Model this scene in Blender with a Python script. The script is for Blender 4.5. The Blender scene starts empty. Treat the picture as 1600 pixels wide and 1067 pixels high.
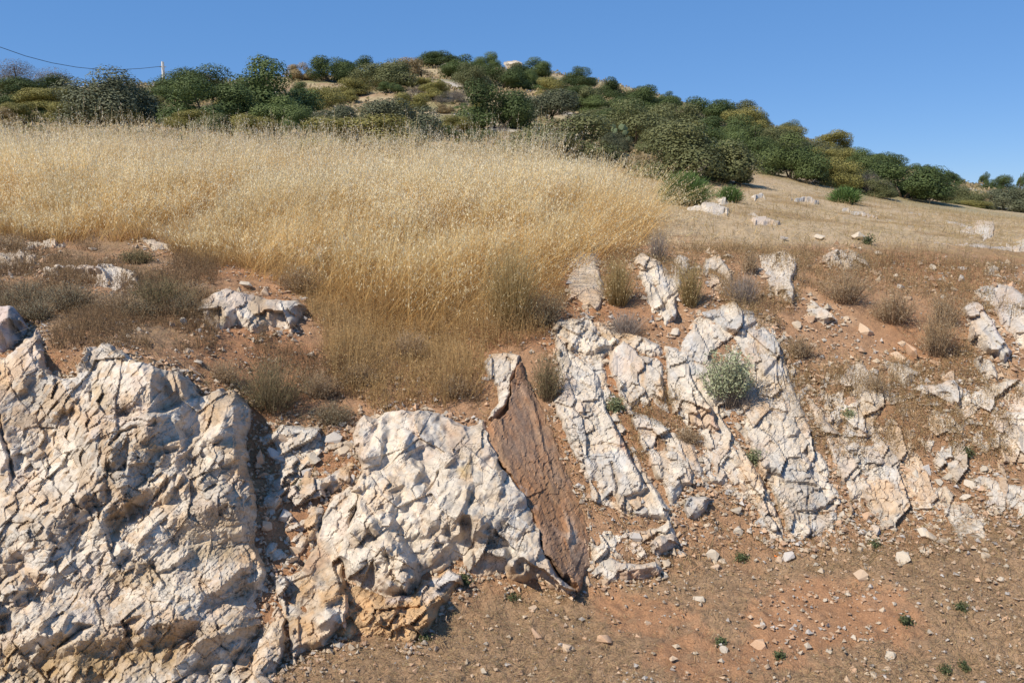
import bpy, math, random
import numpy as np
from math import radians as R

# ------------------------------------------------------------------ camera, world, sun, exposure
SC = bpy.context.scene
COL = SC.collection
F, CAMZ, PITCH = 1300.0, 2.4, math.atan(203 / 1300.0)
cam = bpy.data.cameras.new("camera"); camo = bpy.data.objects.new("camera", cam); COL.objects.link(camo)
cam.sensor_width = 36; cam.lens = 36 * F / 1600; cam.clip_start = 0.05; cam.clip_end = 2000
camo.location = (0, 0, CAMZ); camo.rotation_euler = (math.pi / 2 - PITCH, 0, 0)
SC.camera = camo

SUN_DIR = np.array([-0.58, -0.42, 0.76]); SUN_DIR /= np.linalg.norm(SUN_DIR)
w = bpy.data.worlds.new("World"); SC.world = w; w.use_nodes = True
nt = w.node_tree; bg = nt.nodes["Background"]
sky = nt.nodes.new("ShaderNodeTexSky"); sky.sky_type = 'NISHITA'; sky.sun_disc = False
sky.sun_elevation = math.asin(SUN_DIR[2]); sky.sun_rotation = math.atan2(SUN_DIR[0], SUN_DIR[1])
sky.air_density = 1.0; sky.dust_density = 0.0; sky.ozone_density = 4.0; sky.altitude = 2500
mxs = nt.nodes.new("ShaderNodeMix"); mxs.data_type = 'RGBA'; mxs.inputs[0].default_value = 0.6
nt.links.new(sky.outputs[0], mxs.inputs[6]); mxs.inputs[7].default_value = (0.66, 2.2, 5.4, 1)
nt.links.new(mxs.outputs[2], bg.inputs[0]); bg.inputs[1].default_value = 0.108
sl = bpy.data.lights.new("sun", 'SUN'); so = bpy.data.objects.new("sun", sl); COL.objects.link(so)
sl.energy = 4.8; sl.angle = R(0.5); sl.color = (1.0, 0.92, 0.79)
from mathutils import Vector
so.rotation_euler = Vector(SUN_DIR).to_track_quat('Z', 'Y').to_euler(); so.location = (-30, -15, 40)
SC.view_settings.view_transform = 'Standard'; SC.view_settings.look = 'None'
SC.view_settings.gamma = 1; SC.view_settings.exposure = 0.27

rng = np.random.default_rng(11)
random.seed(5)

# ------------------------------------------------------------------ noise
def h2(i, j, s):
    n = (i.astype(np.int64) * 374761393 + j.astype(np.int64) * 668265263 + int(s) * 2246822519) & 0xFFFFFFFF
    n = ((n ^ (n >> 13)) * 1274126177) & 0xFFFFFFFF
    n = ((n ^ (n >> 16)) * 2654435761) & 0xFFFFFFFF
    return ((n ^ (n >> 15)) & 0xFFFFFF) / float(0xFFFFFF)
def vn(x, y, s=0):
    i = np.floor(x); j = np.floor(y); a = x - i; b = y - j
    a = a * a * a * (a * (a * 6 - 15) + 10); b = b * b * b * (b * (b * 6 - 15) + 10)
    v = (h2(i, j, s) * (1 - a) + h2(i + 1, j, s) * a) * (1 - b) + (h2(i, j + 1, s) * (1 - a) + h2(i + 1, j + 1, s) * a) * b
    return v * 2 - 1
def fbm(x, y, s=0, o=4, g=0.5):
    t = 0; a = 1.0; m = 0
    for k in range(o):
        c, sn = math.cos(k * 1.1), math.sin(k * 1.1)
        t = t + a * vn((x * c - y * sn) * 2 ** k, (x * sn + y * c) * 2 ** k, s + 17 * k); m += a; a *= g
    return t / m
def worley(x, y, s):
    i0 = np.floor(x); j0 = np.floor(y)
    f1 = np.full(x.shape, 9.0); f2 = np.full(x.shape, 9.0)
    ci = i0.copy(); cj = j0.copy(); rx = x * 0; ry = x * 0
    for di in (-1, 0, 1):
        for dj in (-1, 0, 1):
            i = i0 + di; j = j0 + dj
            dx = x - (i + 0.1 + 0.8 * h2(i, j, s)); dy = y - (j + 0.1 + 0.8 * h2(i, j, s + 1))
            d = np.sqrt(dx * dx + dy * dy); b = d < f1
            f2 = np.where(b, f1, np.minimum(f2, d)); f1 = np.where(b, d, f1)
            ci = np.where(b, i, ci); cj = np.where(b, j, cj); rx = np.where(b, dx, rx); ry = np.where(b, dy, ry)
    return ci, cj, rx, ry, f1, f2
def sm(a, b, x):
    t = np.clip((x - a) / (b - a), 0, 1); return t * t * (3 - 2 * t)

# ------------------------------------------------------------------ pixels of the 1600 x 1067 photograph <-> rays
CP, SP = math.cos(PITCH), math.sin(PITCH)
def ray(px, py):
    px = np.asarray(px, float); py = np.asarray(py, float)
    b = -(py - 533.5) / F; k = CP + b * SP
    return (px - 800) / F / k, (b * CP - SP) / k          # u = x/Y, m = dz/dY
def proj(x, y, z):
    d = y * CP - (z - CAMZ) * SP; v = y * SP + (z - CAMZ) * CP
    return 800 + F * x / d, 533.5 - F * v / d

# ------------------------------------------------------------------ the terrain: profiles (pixel row, distance) under a fan of bearings
PROF = {
 0:    [(1067, 4.1), (560, 5.8), (490, 6.7), (460, 7.3), (400, 8.8), (360, 10.3), (272, 18), (205, 30), (160, 46), (138, 62)],
 200:  [(1067, 4.05), (1000, 4.3), (545, 5.8), (490, 6.7), (400, 8.8), (360, 10.2), (272, 18), (205, 30), (155, 48), (132, 64)],
 420:  [(1067, 4.0), (1020, 4.25), (900, 4.8), (700, 5.65), (600, 6.2), (500, 7.1), (420, 8.6), (370, 10.2), (278, 18), (212, 30), (160, 48), (125, 72)],
 650:  [(1067, 4.0), (1000, 4.35), (890, 4.9), (640, 6.1), (580, 6.7), (480, 7.9), (400, 9.2), (335, 11.8), (285, 18), (222, 28), (170, 46), (120, 72), (90, 96)],
 850:  [(1067, 4.0), (930, 4.85), (560, 6.7), (500, 7.3), (400, 8.7), (335, 11.3), (290, 18), (245, 25), (195, 40), (145, 62), (112, 94)],
 1000: [(1067, 4.0), (915, 4.95), (540, 7.0), (400, 8.7), (350, 10.7), (310, 14.5), (282, 19), (255, 25), (200, 42), (160, 66), (146, 92)],
 1150: [(1067, 4.0), (880, 5.15), (500, 7.3), (395, 8.8), (340, 11.7), (310, 16), (287, 21), (262, 28), (220, 46), (192, 76), (184, 98)],
 1300: [(1067, 4.0), (860, 5.25), (560, 7.0), (395, 8.9), (360, 11), (330, 16), (306, 22), (288, 28), (264, 40), (244, 60), (236, 92)],
 1450: [(1067, 4.0), (830, 5.4), (560, 7.1), (400, 9), (370, 11), (345, 16), (325, 24), (311, 32), (298, 46), (284, 76), (280, 102)],
 1600: [(1067, 4.0), (780, 5.6), (500, 7.6), (430, 8.7), (390, 10.5), (360, 15), (342, 24), (331, 34), (321, 50), (310, 80), (305, 112)],
}
NU, NY = 321, 520
UG = np.linspace(-1.7, 1.7, NU); LY = np.linspace(math.log(3.2), math.log(420), NY); YG = np.exp(LY)
def build_base():
    us, rows = [], []
    for px, pts in sorted(PROF.items()):
        us.append((px - 800) / F * CP)
        ys = [3.0, 3.4] + [p[1] for p in pts]
        zs = [0.0, 0.0] + [CAMZ + ray(px, p[0])[1] * p[1] for p in pts]
        zl, yl = zs[-1], ys[-1]
        ys += [yl * 1.25, yl * 1.8, 450]; zs += [zl - 0.6, zl - 6, zl - 30]
        rows.append(np.interp(LY, np.log(ys), zs))
    us = np.array(us); rows = np.array(rows)
    Z = np.empty((NU, NY))
    for j in range(NY): Z[:, j] = np.interp(UG, us, rows[:, j])
    k = np.exp(-0.5 * (np.arange(-9, 10) / 3.2) ** 2); k /= k.sum()
    for j in range(NY): Z[:, j] = np.convolve(np.pad(Z[:, j], 9, 'edge'), k, 'valid')
    k = np.exp(-0.5 * (np.arange(-6, 7) / 2.2) ** 2); k /= k.sum()
    for i in range(NU): Z[i] = np.convolve(np.pad(Z[i], 6, 'edge'), k, 'valid')
    return Z
ZB = build_base()
def zbase(u, Y):
    a = np.clip((u - UG[0]) / (UG[1] - UG[0]), 0, NU - 1.001); b = np.clip((np.log(np.maximum(Y, 3.2)) - LY[0]) / (LY[1] - LY[0]), 0, NY - 1.001)
    i = a.astype(int); j = b.astype(int); a = a - i; b = b - j
    return (ZB[i, j] * (1 - a) + ZB[i + 1, j] * a) * (1 - b) + (ZB[i, j + 1] * (1 - a) + ZB[i + 1, j + 1] * a) * b
def gz(x, y):
    x = np.asarray(x, float); y = np.asarray(y, float)
    z = zbase(x / np.maximum(y, 3.2), y)
    far = sm(16, 40, y)
    z = z + (1 - far) * (0.030 * fbm(x * 1.7, y * 1.7, 3, 3) + 0.016 * fbm(x * 9, y * 9, 5, 3)) * sm(1, 4, y)
    return z + far * 0.45 * fbm(x * 0.16, y * 0.16, 9, 4)
MPX = np.arange(-160, 1764, 6.0); MPY = np.arange(70, 1190, 3.0)
def build_map():
    M = np.empty((len(MPY), len(MPX)))
    for r, py in enumerate(MPY):
        u, m = ray(MPX, py)
        U = np.repeat(u[:, None], NY, 1); Y = np.repeat(YG[None], len(u), 0)
        d = zbase(U, Y) - (CAMZ + m * Y)
        hit = d >= 0; hit[:, 0] = False
        j = hit.argmax(1); ok = hit.any(1); j = np.where(ok, j, NY - 1)
        k = np.arange(len(u)); d0 = d[k, j - 1]; d1 = d[k, j]
        t = np.clip(-d0 / np.where(abs(d1 - d0) < 1e-9, 1, d1 - d0), 0, 1)
        M[r] = np.where(ok, YG[j - 1] + (YG[j] - YG[j - 1]) * t, 110.0)
    return M
YM = build_map()
def ymap(px, py):
    a = np.clip((np.asarray(px, float) - MPX[0]) / 6, 0, len(MPX) - 1.001); b = np.clip((np.asarray(py, float) - MPY[0]) / 3, 0, len(MPY) - 1.001)
    i = b.astype(int); j = a.astype(int); a = a - j; b = b - i
    return (YM[i, j] * (1 - a) + YM[i, j + 1] * a) * (1 - b) + (YM[i + 1, j] * (1 - a) + YM[i + 1, j + 1] * a) * b
def at(px, py):
    Y = ymap(px, py); u, m = ray(px, py)
    return np.stack([u * Y, Y, CAMZ + m * Y], -1)
def at1(px, py):
    p = at(np.array([float(px)]), np.array([float(py)]))[0]
    return p[0], p[1], float(gz(p[0], p[1]))

# ------------------------------------------------------------------ mesh and object helpers
def mk(name, V, Q, mat, col=None, parent=None, smooth=False, mi=None):
    V = np.asarray(V, np.float32); Q = np.asarray(Q, np.int32); k = Q.shape[1]
    me = bpy.data.meshes.new(name)
    me.vertices.add(len(V)); me.vertices.foreach_set("co", V.ravel())
    me.loops.add(Q.size); me.loops.foreach_set("vertex_index", Q.ravel())
    me.polygons.add(len(Q)); me.polygons.foreach_set("loop_start", np.arange(0, Q.size, k, dtype=np.int32))
    me.polygons.foreach_set("use_smooth", np.full(len(Q), bool(smooth)))
    for m in (mat if isinstance(mat, (list, tuple)) else [mat]): me.materials.append(m)
    if mi is not None: me.polygons.foreach_set("material_index", np.asarray(mi, np.int32))
    if col is not None:
        a = me.color_attributes.new("Col", 'FLOAT_COLOR', 'POINT')
        c = np.ones((len(V), 4), np.float32); c[:, :3] = col; a.data.foreach_set("color", c.ravel())
    me.update(calc_edges=True); me.validate()
    o = bpy.data.objects.new(name, me); COL.objects.link(o)
    if parent is not None: o.parent = parent
    return o
def tag(o, label, cat, group=None, kind=None):
    o["label"] = label; o["category"] = cat
    if group: o["group"] = group
    if kind: o["kind"] = kind
    return o
def kind(o, k, label=None, cat=None):
    o["kind"] = k
    if label: o["label"] = label; o["category"] = cat
    return o

# ------------------------------------------------------------------ materials
def mat_attr(name, rough=0.9, nscale=40, nvar=0.25, bump=0.4, bscale=60, bdist=0.01, trans=0.0, rnd=0.0, bump2=None):
    m = bpy.data.materials.new(name); m.use_nodes = True; t = m.node_tree; N = t.nodes; L = t.links
    p = N["Principled BSDF"]; p.inputs["Roughness"].default_value = rough; p.inputs["Specular IOR Level"].default_value = 0.2
    a = N.new("ShaderNodeAttribute"); a.attribute_name = "Col"; out = a.outputs["Color"]
    tc = N.new("ShaderNodeTexCoord")
    if nvar:
        nz = N.new("ShaderNodeTexNoise"); nz.inputs["Scale"].default_value = nscale; nz.inputs["Detail"].default_value = 6; nz.inputs["Roughness"].default_value = 0.7
        L.new(tc.outputs["Object"], nz.inputs["Vector"])
        mr = N.new("ShaderNodeMapRange"); mr.inputs[1].default_value = 0.25; mr.inputs[2].default_value = 0.75
        mr.inputs[3].default_value = 1 - nvar; mr.inputs[4].default_value = 1 + nvar * 0.8; L.new(nz.outputs["Fac"], mr.inputs[0])
        mx = N.new("ShaderNodeVectorMath"); mx.operation = 'SCALE'; L.new(out, mx.inputs[0]); L.new(mr.outputs[0], mx.inputs["Scale"]); out = mx.outputs[0]
    if rnd:
        oi = N.new("ShaderNodeObjectInfo"); mr = N.new("ShaderNodeMapRange"); mr.inputs[3].default_value = 1 - rnd; mr.inputs[4].default_value = 1 + rnd
        L.new(oi.outputs["Random"], mr.inputs[0])
        mx = N.new("ShaderNodeVectorMath"); mx.operation = 'SCALE'; L.new(out, mx.inputs[0]); L.new(mr.outputs[0], mx.inputs["Scale"]); out = mx.outputs[0]
    L.new(out, p.inputs["Base Color"])
    if bump:
        nb = N.new("ShaderNodeTexNoise"); nb.inputs["Scale"].default_value = bscale; nb.inputs["Detail"].default_value = 8; nb.inputs["Roughness"].default_value = 0.65
        L.new(tc.outputs["Object"], nb.inputs["Vector"])
        bp = N.new("ShaderNodeBump"); bp.inputs["Strength"].default_value = bump; bp.inputs["Distance"].default_value = bdist
        L.new(nb.outputs["Fac"], bp.inputs["Height"]); L.new(bp.outputs[0], p.inputs["Normal"])
    if trans:
        tr = N.new("ShaderNodeBsdfTranslucent"); L.new(out, tr.inputs["Color"])
        ms = N.new("ShaderNodeMixShader"); ms.inputs[0].default_value = trans
        L.new(p.outputs[0], ms.inputs[1]); L.new(tr.outputs[0], ms.inputs[2]); L.new(ms.outputs[0], N["Material Output"].inputs["Surface"])
    return m
M_ROCK = mat_attr("limestone", 0.85, 22, 0.20, 0.4, 38, 0.012)
def weather(m):
    t = m.node_tree; N = t.nodes; L = t.links; p = N["Principled BSDF"]; src = p.inputs["Base Color"].links[0].from_socket
    tc = N.new("ShaderNodeTexCoord")
    nz = N.new("ShaderNodeTexNoise"); nz.inputs["Scale"].default_value = 3.5; nz.inputs["Detail"].default_value = 5; L.new(tc.outputs["Object"], nz.inputs["Vector"])
    ad = N.new("ShaderNodeMix"); ad.data_type = 'VECTOR'; ad.inputs[0].default_value = .30; L.new(tc.outputs["Object"], ad.inputs[4]); L.new(nz.outputs["Color"], ad.inputs[5])
    vo = N.new("ShaderNodeTexVoronoi"); vo.feature = 'DISTANCE_TO_EDGE'; vo.inputs["Scale"].default_value = 13; L.new(ad.outputs[1], vo.inputs["Vector"])
    cr = N.new("ShaderNodeMapRange"); cr.inputs[1].default_value = .0; cr.inputs[2].default_value = .035; cr.inputs[3].default_value = .66; cr.inputs[4].default_value = 1; L.new(vo.outputs["Distance"], cr.inputs[0])
    sp = N.new("ShaderNodeTexNoise"); sp.inputs["Scale"].default_value = 75; sp.inputs["Detail"].default_value = 4; L.new(tc.outputs["Object"], sp.inputs["Vector"])
    pa = N.new("ShaderNodeTexNoise"); pa.inputs["Scale"].default_value = 4; L.new(tc.outputs["Object"], pa.inputs["Vector"])
    mu = N.new("ShaderNodeMath"); mu.operation = 'MULTIPLY'; L.new(sp.outputs["Fac"], mu.inputs[0]); L.new(pa.outputs["Fac"], mu.inputs[1])
    ls = N.new("ShaderNodeMapRange"); ls.inputs[1].default_value = .33; ls.inputs[2].default_value = .40; ls.inputs[3].default_value = 1; ls.inputs[4].default_value = .45; L.new(mu.outputs[0], ls.inputs[0])
    m2 = N.new("ShaderNodeMath"); m2.operation = 'MULTIPLY'; L.new(cr.outputs[0], m2.inputs[0]); L.new(ls.outputs[0], m2.inputs[1])
    sc = N.new("ShaderNodeVectorMath"); sc.operation = 'SCALE'; L.new(src, sc.inputs[0]); L.new(m2.outputs[0], sc.inputs["Scale"]); L.new(sc.outputs[0], p.inputs["Base Color"])
weather(M_ROCK)
M_SLAB = mat_attr("stained_slab", 0.9, 45, 0.35, 0.6, 70, 0.012)
M_FROCK = mat_attr("far_limestone", 0.9, 2, 0.2, 0.5, 3, 0.1)
M_SOIL = mat_attr("soil", 0.95, 95, 0.5, 1.0, 110, 0.012)
M_STONE = mat_attr("loose_stone", 0.88, 30, 0.25, 0.5, 50, 0.01, rnd=0.12)
M_STRAW = mat_attr("dry_straw", 0.75, 0, 0, 0, trans=0.45)
M_LEAF = mat_attr("shrub_leaf", 0.6, 0, 0, 0, trans=0.18, rnd=0.16)
M_TWIG = mat_attr("twig", 0.9, 0, 0, 0)
M_BARK = mat_attr("bark", 0.9, 6, 0.3, 0.5, 12, 0.03)
M_POLE = mat_attr("weathered_pole", 0.8, 3, 0.15, 0)

# ------------------------------------------------------------------ ground
SOIL = np.array([.37, .215, .120]); LITTER = np.array([.335, .222, .132]); STRAW = np.array([.50, .375, .235]); UNDER = np.array([.33, .215, .105])
RED = np.array([.37, .185, .092]); PALE = np.array([.47, .33, .21]); HILL = np.array([.40, .31, .18]); GREYR = np.array([.46, .42, .36])
def mix(a, b, t): return a + (b - a) * t[:, None]
TOE_X = [-600, 0, 200, 430, 600, 740, 900, 1100, 1250, 1400, 1600, 2400]; TOE_Y = [1150, 1130, 1070, 1010, 960, 925, 910, 880, 860, 840, 800, 760]
EDG_X = [-600, 0, 250, 430, 560, 700, 860, 950, 1100, 1300, 1450, 1600, 2400]; EDG_Y = [350, 365, 385, 430, 560, 560, 430, 392, 380, 385, 395, 415, 430]
def ground_color(x, y, z):
    px, py = proj(x, y, z)
    n1 = fbm(x * 1.1, y * 1.1, 21, 4); n2 = fbm(x * 4.5, y * 4.5, 22, 4); n3 = fbm(x * 14, y * 14, 23, 3)
    toe = np.interp(px, TOE_X, TOE_Y); edg = np.interp(px, EDG_X, EDG_Y)
    c = np.repeat(SOIL[None], len(x), 0)
    c = mix(c, PALE[None], 0.55 * sm(0.05, 0.5, n2 + 0.5 * n1) * sm(900, 1250, px))
    c = mix(c, RED[None], 0.75 * sm(0.0, 0.45, n1 + 0.4 * n2 + 0.25 * sm(600, 400, px)))
    c = mix(c, LITTER[None], sm(-12, 35, py - toe + 50 * n2) * (0.85 - 0.75 * sm(0.18, 0.42, n1 * 0.9 + n3 * 0.2)))
    c = mix(c, UNDER[None], sm(15, -25, py - edg + 25 * n2))
    terr = sm(330, 250, px) * sm(560, 520, py)
    c = mix(c, mix(np.repeat(LITTER[None], len(x), 0), SOIL[None], sm(-.2, .4, n2)), terr * 0.9 * sm(350, 385, py))
    pl = sm(990, 1060, px + 30 * n2) * sm(398, 372, py + 10 * n2)
    c = mix(c, STRAW[None], pl * (0.9 - 0.75 * sm(0.0, 0.4, n1 + .4 * n2)))
    far = sm(20, 30, y)
    hc = mix(np.repeat(HILL[None], len(x), 0), GREYR[None], .75 * sm(0.12, 0.4, fbm(x * .35, y * .35, 31, 4) + .5 * fbm(x * 1.4, y * 1.4, 35, 3)))
    hc = mix(hc, np.array([[.34, .20, .12]]), .6 * sm(.1, .4, fbm(x * .6, y * .6, 36, 4)))
    hc = mix(hc, np.array([[.20, .19, .085]]), 0.7 * sm(0.05, 0.3, fbm(x * .22, y * .22, 33, 4)))
    c = mix(c, hc, far)
    return np.clip(c * (1 + 0.16 * n3 + 0.10 * n2)[:, None], 0.01, 0.9)
def grid_quads(n, m):
    i = np.arange(n * m).reshape(n, m)
    return np.stack([i[:-1, :-1], i[1:, :-1], i[1:, 1:], i[:-1, 1:]], -1).reshape(-1, 4)
def make_ground():
    uin = np.arange(-0.66, 0.661, 0.0024)
    us = np.concatenate([np.linspace(-1.65, -0.68, 40), uin, np.linspace(0.68, 1.65, 40)])
    ys = np.concatenate([np.linspace(3.2, 5.0, 110), np.linspace(5.01, 9.2, 260)[1:], np.exp(np.linspace(math.log(9.25), math.log(400), 230))])
    U, Y = np.meshgrid(us, ys, indexing='ij'); x = (U * Y).ravel(); y = Y.ravel()
    z = gz(x, y)
    near = sm(14, 9, y)
    ci, cj, rx, ry, f1, f2 = worley(x * 16, y * 16, 77)
    z = z + near * (0.012 * fbm(x * 26, y * 26, 8, 3) + 0.014 * (h2(ci, cj, 5) - 0.5) * sm(0.0, 0.3, f2 - f1))
    px, py = proj(x, y, z)
    c = ground_color(x, y, z)
    o = mk("ground", np.stack([x, y, z], -1), grid_quads(len(us), len(ys)), M_SOIL, c, smooth=True)
    kind(o, "structure", "dry red-brown ground rising to a scrubby hill", "ground")
    xs = np.linspace(-60, 60, 121); yy = np.linspace(-60, 3.2, 64)
    X, Yn = np.meshgrid(xs, yy, indexing='ij'); x = X.ravel(); y = Yn.ravel()
    z = 0.02 * fbm(x, y, 3, 3) - 0.02 - 0.05 * sm(2.5, 3.2, y)
    o = mk("road_verge", np.stack([x, y, z], -1), grid_quads(121, 64), M_SOIL, np.repeat(LITTER[None], len(x), 0), smooth=True)
    kind(o, "structure")
make_ground()

# ------------------------------------------------------------------ rock outcrops
def polydist(px, py, P, down=False):
    P = np.asarray(P, float); n = len(P); ins = np.zeros(px.shape, bool); d = np.full(px.shape, 1e9); dn = np.zeros(px.shape)
    for k in range(n):
        x0, y0 = P[k]; x1, y1 = P[(k + 1) % n]
        c = ((y0 > py) != (y1 > py)) & (px < (x1 - x0) * (py - y0) / (y1 - y0 + 1e-12) + x0)
        ins ^= c
        ex, ey = x1 - x0, y1 - y0; t = np.clip(((px - x0) * ex + (py - y0) * ey) / (ex * ex + ey * ey + 1e-9), 0, 1)
        e = np.hypot(px - x0 - t * ex, py - y0 - t * ey); dn = np.where(e < d, (y0 + t * ey - py) / (e + 1e-6), dn); d = np.minimum(d, e)
    return (ins, d, dn) if down else (ins, d)
def linedist(px, py, P):
    """signed distance to a polyline traced downwards (positive to its right / below) and the distance past its ends"""
    best = np.full(px.shape, 1e9); sd = np.zeros(px.shape); along = np.zeros(px.shape); tot = 0.0
    P = np.asarray(P, float)
    for k in range(len(P) - 1):
        x0, y0 = P[k]; x1, y1 = P[k + 1]; ex, ey = x1 - x0, y1 - y0; l = math.hypot(ex, ey)
        t0 = ((px - x0) * ex + (py - y0) * ey) / (l * l); t = np.clip(t0, 0, 1)
        d = np.hypot(px - x0 - t * ex, py - y0 - t * ey); b = d < best
        s = ((px - x0) * ey - (py - y0) * ex) / l
        best = np.where(b, d, best); sd = np.where(b, np.sign(s) * d, sd); along = np.where(b, tot + t * l, along); tot += l
    return sd, along, tot
CREAM = np.array([.58, .505, .41]); BLUEG = np.array([.40, .395, .385]); OCHRE = np.array([.47, .29, .14]); BROWN = np.array([.25, .165, .105]); PINK = np.array([.50, .37, .28]); TAN = np.array([.37, .275, .175])
ROCK_N = [0]; ROCKS_P = []
from mathutils.geometry import delaunay_2d_cdt
def tin(A, B, cell, an, sd, skew=.0):
    """heights of a random triangulated surface (flat facets, straight edges) sampled at A, B; range about -1..1, and a random number per facet"""
    r = np.random.default_rng(sd); a = A / (cell * an); b = B / cell
    a0, a1, b0, b1 = a.min() - 1.5, a.max() + 1.5, b.min() - 1.5, b.max() + 1.5
    n = int((a1 - a0) * (b1 - b0) * 1.15) + 8
    p = np.stack([r.uniform(a0, a1, n), r.uniform(b0, b1, n)], -1)
    g = np.concatenate([[[a0, b0], [a0, b1], [a1, b0], [a1, b1]], p])
    v, _, f, _, _, _ = delaunay_2d_cdt([Vector((float(q[0]), float(q[1]))) for q in g], [], [], 0, 1e-6)
    v = np.array([(q[0], q[1]) for q in v]); h = r.uniform(-1, 1, len(v)); out = np.zeros(A.shape); fr = np.zeros(A.shape)
    o = np.argsort(a, kind='stable'); sa = a[o]
    for t in f:
        x, y = v[list(t), 0], v[list(t), 1]; i0, i1 = np.searchsorted(sa, (x.min(), x.max() + 1e-9))
        if i1 <= i0: continue
        k = o[i0:i1]; k = k[(b[k] >= y.min()) & (b[k] <= y.max())]
        if not len(k): continue
        D = (y[1] - y[2]) * (x[0] - x[2]) + (x[2] - x[1]) * (y[0] - y[2])
        if abs(D) < 1e-9: continue
        w0 = ((y[1] - y[2]) * (a[k] - x[2]) + (x[2] - x[1]) * (b[k] - y[2])) / D; w1 = ((y[2] - y[0]) * (a[k] - x[2]) + (x[0] - x[2]) * (b[k] - y[2])) / D; w2 = 1 - w0 - w1
        m = (w0 >= -1e-6) & (w1 >= -1e-6) & (w2 >= -1e-6); kk = k[m]
        hh = h[list(t)]; out[kk] = w0[m] * hh[0] + w1[m] * hh[1] + w2[m] * hh[2]; fr[kk] = r.uniform()
    return out, fr
def rock(label, poly, thick=0.10, ew=9, step=2.0, facets=None, edges=(), cracks=(), stains_shade=(), blue=0.5, ochre=0.35, up=0.0, relief=1.0,
         name="rock_outcrop", cat="rock", group=None, parent=None, plane=None, base=None, fine=1.0, wob=3.0, tanmix=0.3, embed=1.1, joint=0.06, stripe=None, foot=3.0, streak=None, facet_tan=.25, steps=1.0, mat=None):
    if parent is None and ymap(*np.mean(poly, 0)) < 10: ROCKS_P.append(np.asarray(poly, float))
    ROCK_N[0] += 1; sd = 100 + 37 * ROCK_N[0]
    thick0 = thick
    if thick < .199 and plane is None: thick *= .45
    if up >= .3: thick *= .55; relief *= .35; fine *= .5
    P = np.asarray(poly, float); x0, y0 = P.min(0) - 6; x1, y1 = P.max(0) + 6
    gx = np.arange(x0, x1, step); gy = np.arange(y0, y1, step)
    X, Yp = np.meshgrid(gx, gy, indexing='ij'); sh = X.shape; px = X.ravel(); py = Yp.ravel()
    cy = P.mean(0); s = float(np.median(ymap(P[:, 0], P[:, 1]))) / F        # metres per pixel here
    wx = wob * fbm(px / 14, py / 14, sd, 3); wy = wob * fbm(px / 14, py / 14, sd + 9, 3)
    ins, d, dn = polydist(px + wx, py + wy, P, True)
    mx_, my_ = px * s, py * s
    dd = np.zeros(px.shape); crn = np.zeros(px.shape); cellshade = np.zeros(px.shape); ftan = np.zeros(px.shape)
    q = s * 1300 / 5.5                                                       # far rocks: everything scales with distance
    qs = max(1.0, q)
    for k, (cell, amp, ang, an, tilt, mean) in enumerate(facets or [(0.24, .05, 60, 1.8, .5, .22), (0.09, .018, 60, 1.6, .6, .22), (0.035, .007, 40, 1.4, .6, .2)]):
        cell *= qs; amp *= qs
        ca, sa = math.cos(R(ang)), math.sin(R(ang))
        A = mx_ * ca + my_ * sa; B = -mx_ * sa + my_ * ca
        wa = 0.07 * cell * fbm(A / cell * 1.6, B / cell * 1.6, sd + 3 * k, 3); wb = 0.07 * cell * fbm(A / cell * 1.6, B / cell * 1.6, sd + 50 + 3 * k, 3)
        ci, cj, rx, ry, f1, f2 = worley((A + wa) / (cell * an), (B + wb) / cell, sd + 11 * k)
        ra, rb = rx * cell * an, ry * cell
        r1, r2, r3 = h2(ci, cj, sd + 1), h2(ci, cj, sd + 2), h2(ci, cj, sd + 4)
        calm = (.35 + 1.1 * sm(-.35, .45, fbm(mx_ * 2.2 / qs, my_ * 2.2 / qs, sd + 90 + k, 2))) if k else 1.0
        mxg, myg = mean * 0.85, mean * 0.5                                   # blocks rise towards the lower right, then break off
        ga = tilt * (r1 - .5) + mxg * ca + myg * sa; gb = tilt * (r2 - .5) - mxg * sa + myg * ca
        st_k = steps if k == 0 else (steps + .25 if (k == 1 and steps < 1) else 1.0)
        dd += relief * calm * st_k * (amp * (r3 - 0.5) * 2 + ga * (ra - wa) + gb * (rb - wb))
        if k < 2 or (k == 2 and steps < 1):
            th, tf = tin(A, B, cell * .62, an, sd + 7 * k); dd += relief * calm * cell * tilt * (.42 + .55 * (1 - st_k)) * th
            cellshade += (tf - .5) * .10; crn += (tf - .5) * .5; ftan = np.maximum(ftan, (tf > .80) * (.6 + .4 * (tf > .9)))
            dd -= relief * joint * cell * (.3, .8, .5)[k] * sm(.07, .0, f2 - f1) * (h2(ci, cj, sd + 71) > .35)
        if k < 3: cellshade += (h2(ci, cj, sd + 7) - .5) * (0.14, 0.12, .1)[k]; crn += (h2(ci, cj, sd + 8) - .5) * (.7, .5, .3)[k]
    for e in edges:
        pts, H, L, wd = e; H *= 1.45; wd *= .58
        t, al, tot = linedist(px + wx * .8, py + wy * .8, pts)
        f = np.where(t <= 0, np.clip(1 + t / L, 0, 1), np.clip(1 - t / wd, 0, 1))
        endf = sm(-0.02, 0.22, al / tot) * sm(1.02, 0.75, al / tot) * 0.75 + 0.25
        fall = np.where((al <= 0.001) | (al >= tot - .001), 0.55, 1.0)
        dd += H * f * endf * fall
    for pts, dp, wd in cracks:
        t, al, tot = linedist(px + wx, py + wy, pts); dd -= dp * np.clip(1 - np.abs(t) / wd, 0, 1)
    nz = fbm(mx_ * 9 / qs, my_ * 9 / qs, sd + 5, 4); nz2 = fbm(mx_ * 30 / qs, my_ * 30 / qs, sd + 6, 3)
    rid = 1 - np.abs(fbm(mx_ * 12 / qs, my_ * 12 / qs, sd + 13, 3)) * 2
    dd += fine * qs * (0.0035 * nz + 0.0018 * nz2 + 0.001 * rid)
    if plane is not None: dd = dd + plane(px, py)
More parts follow.
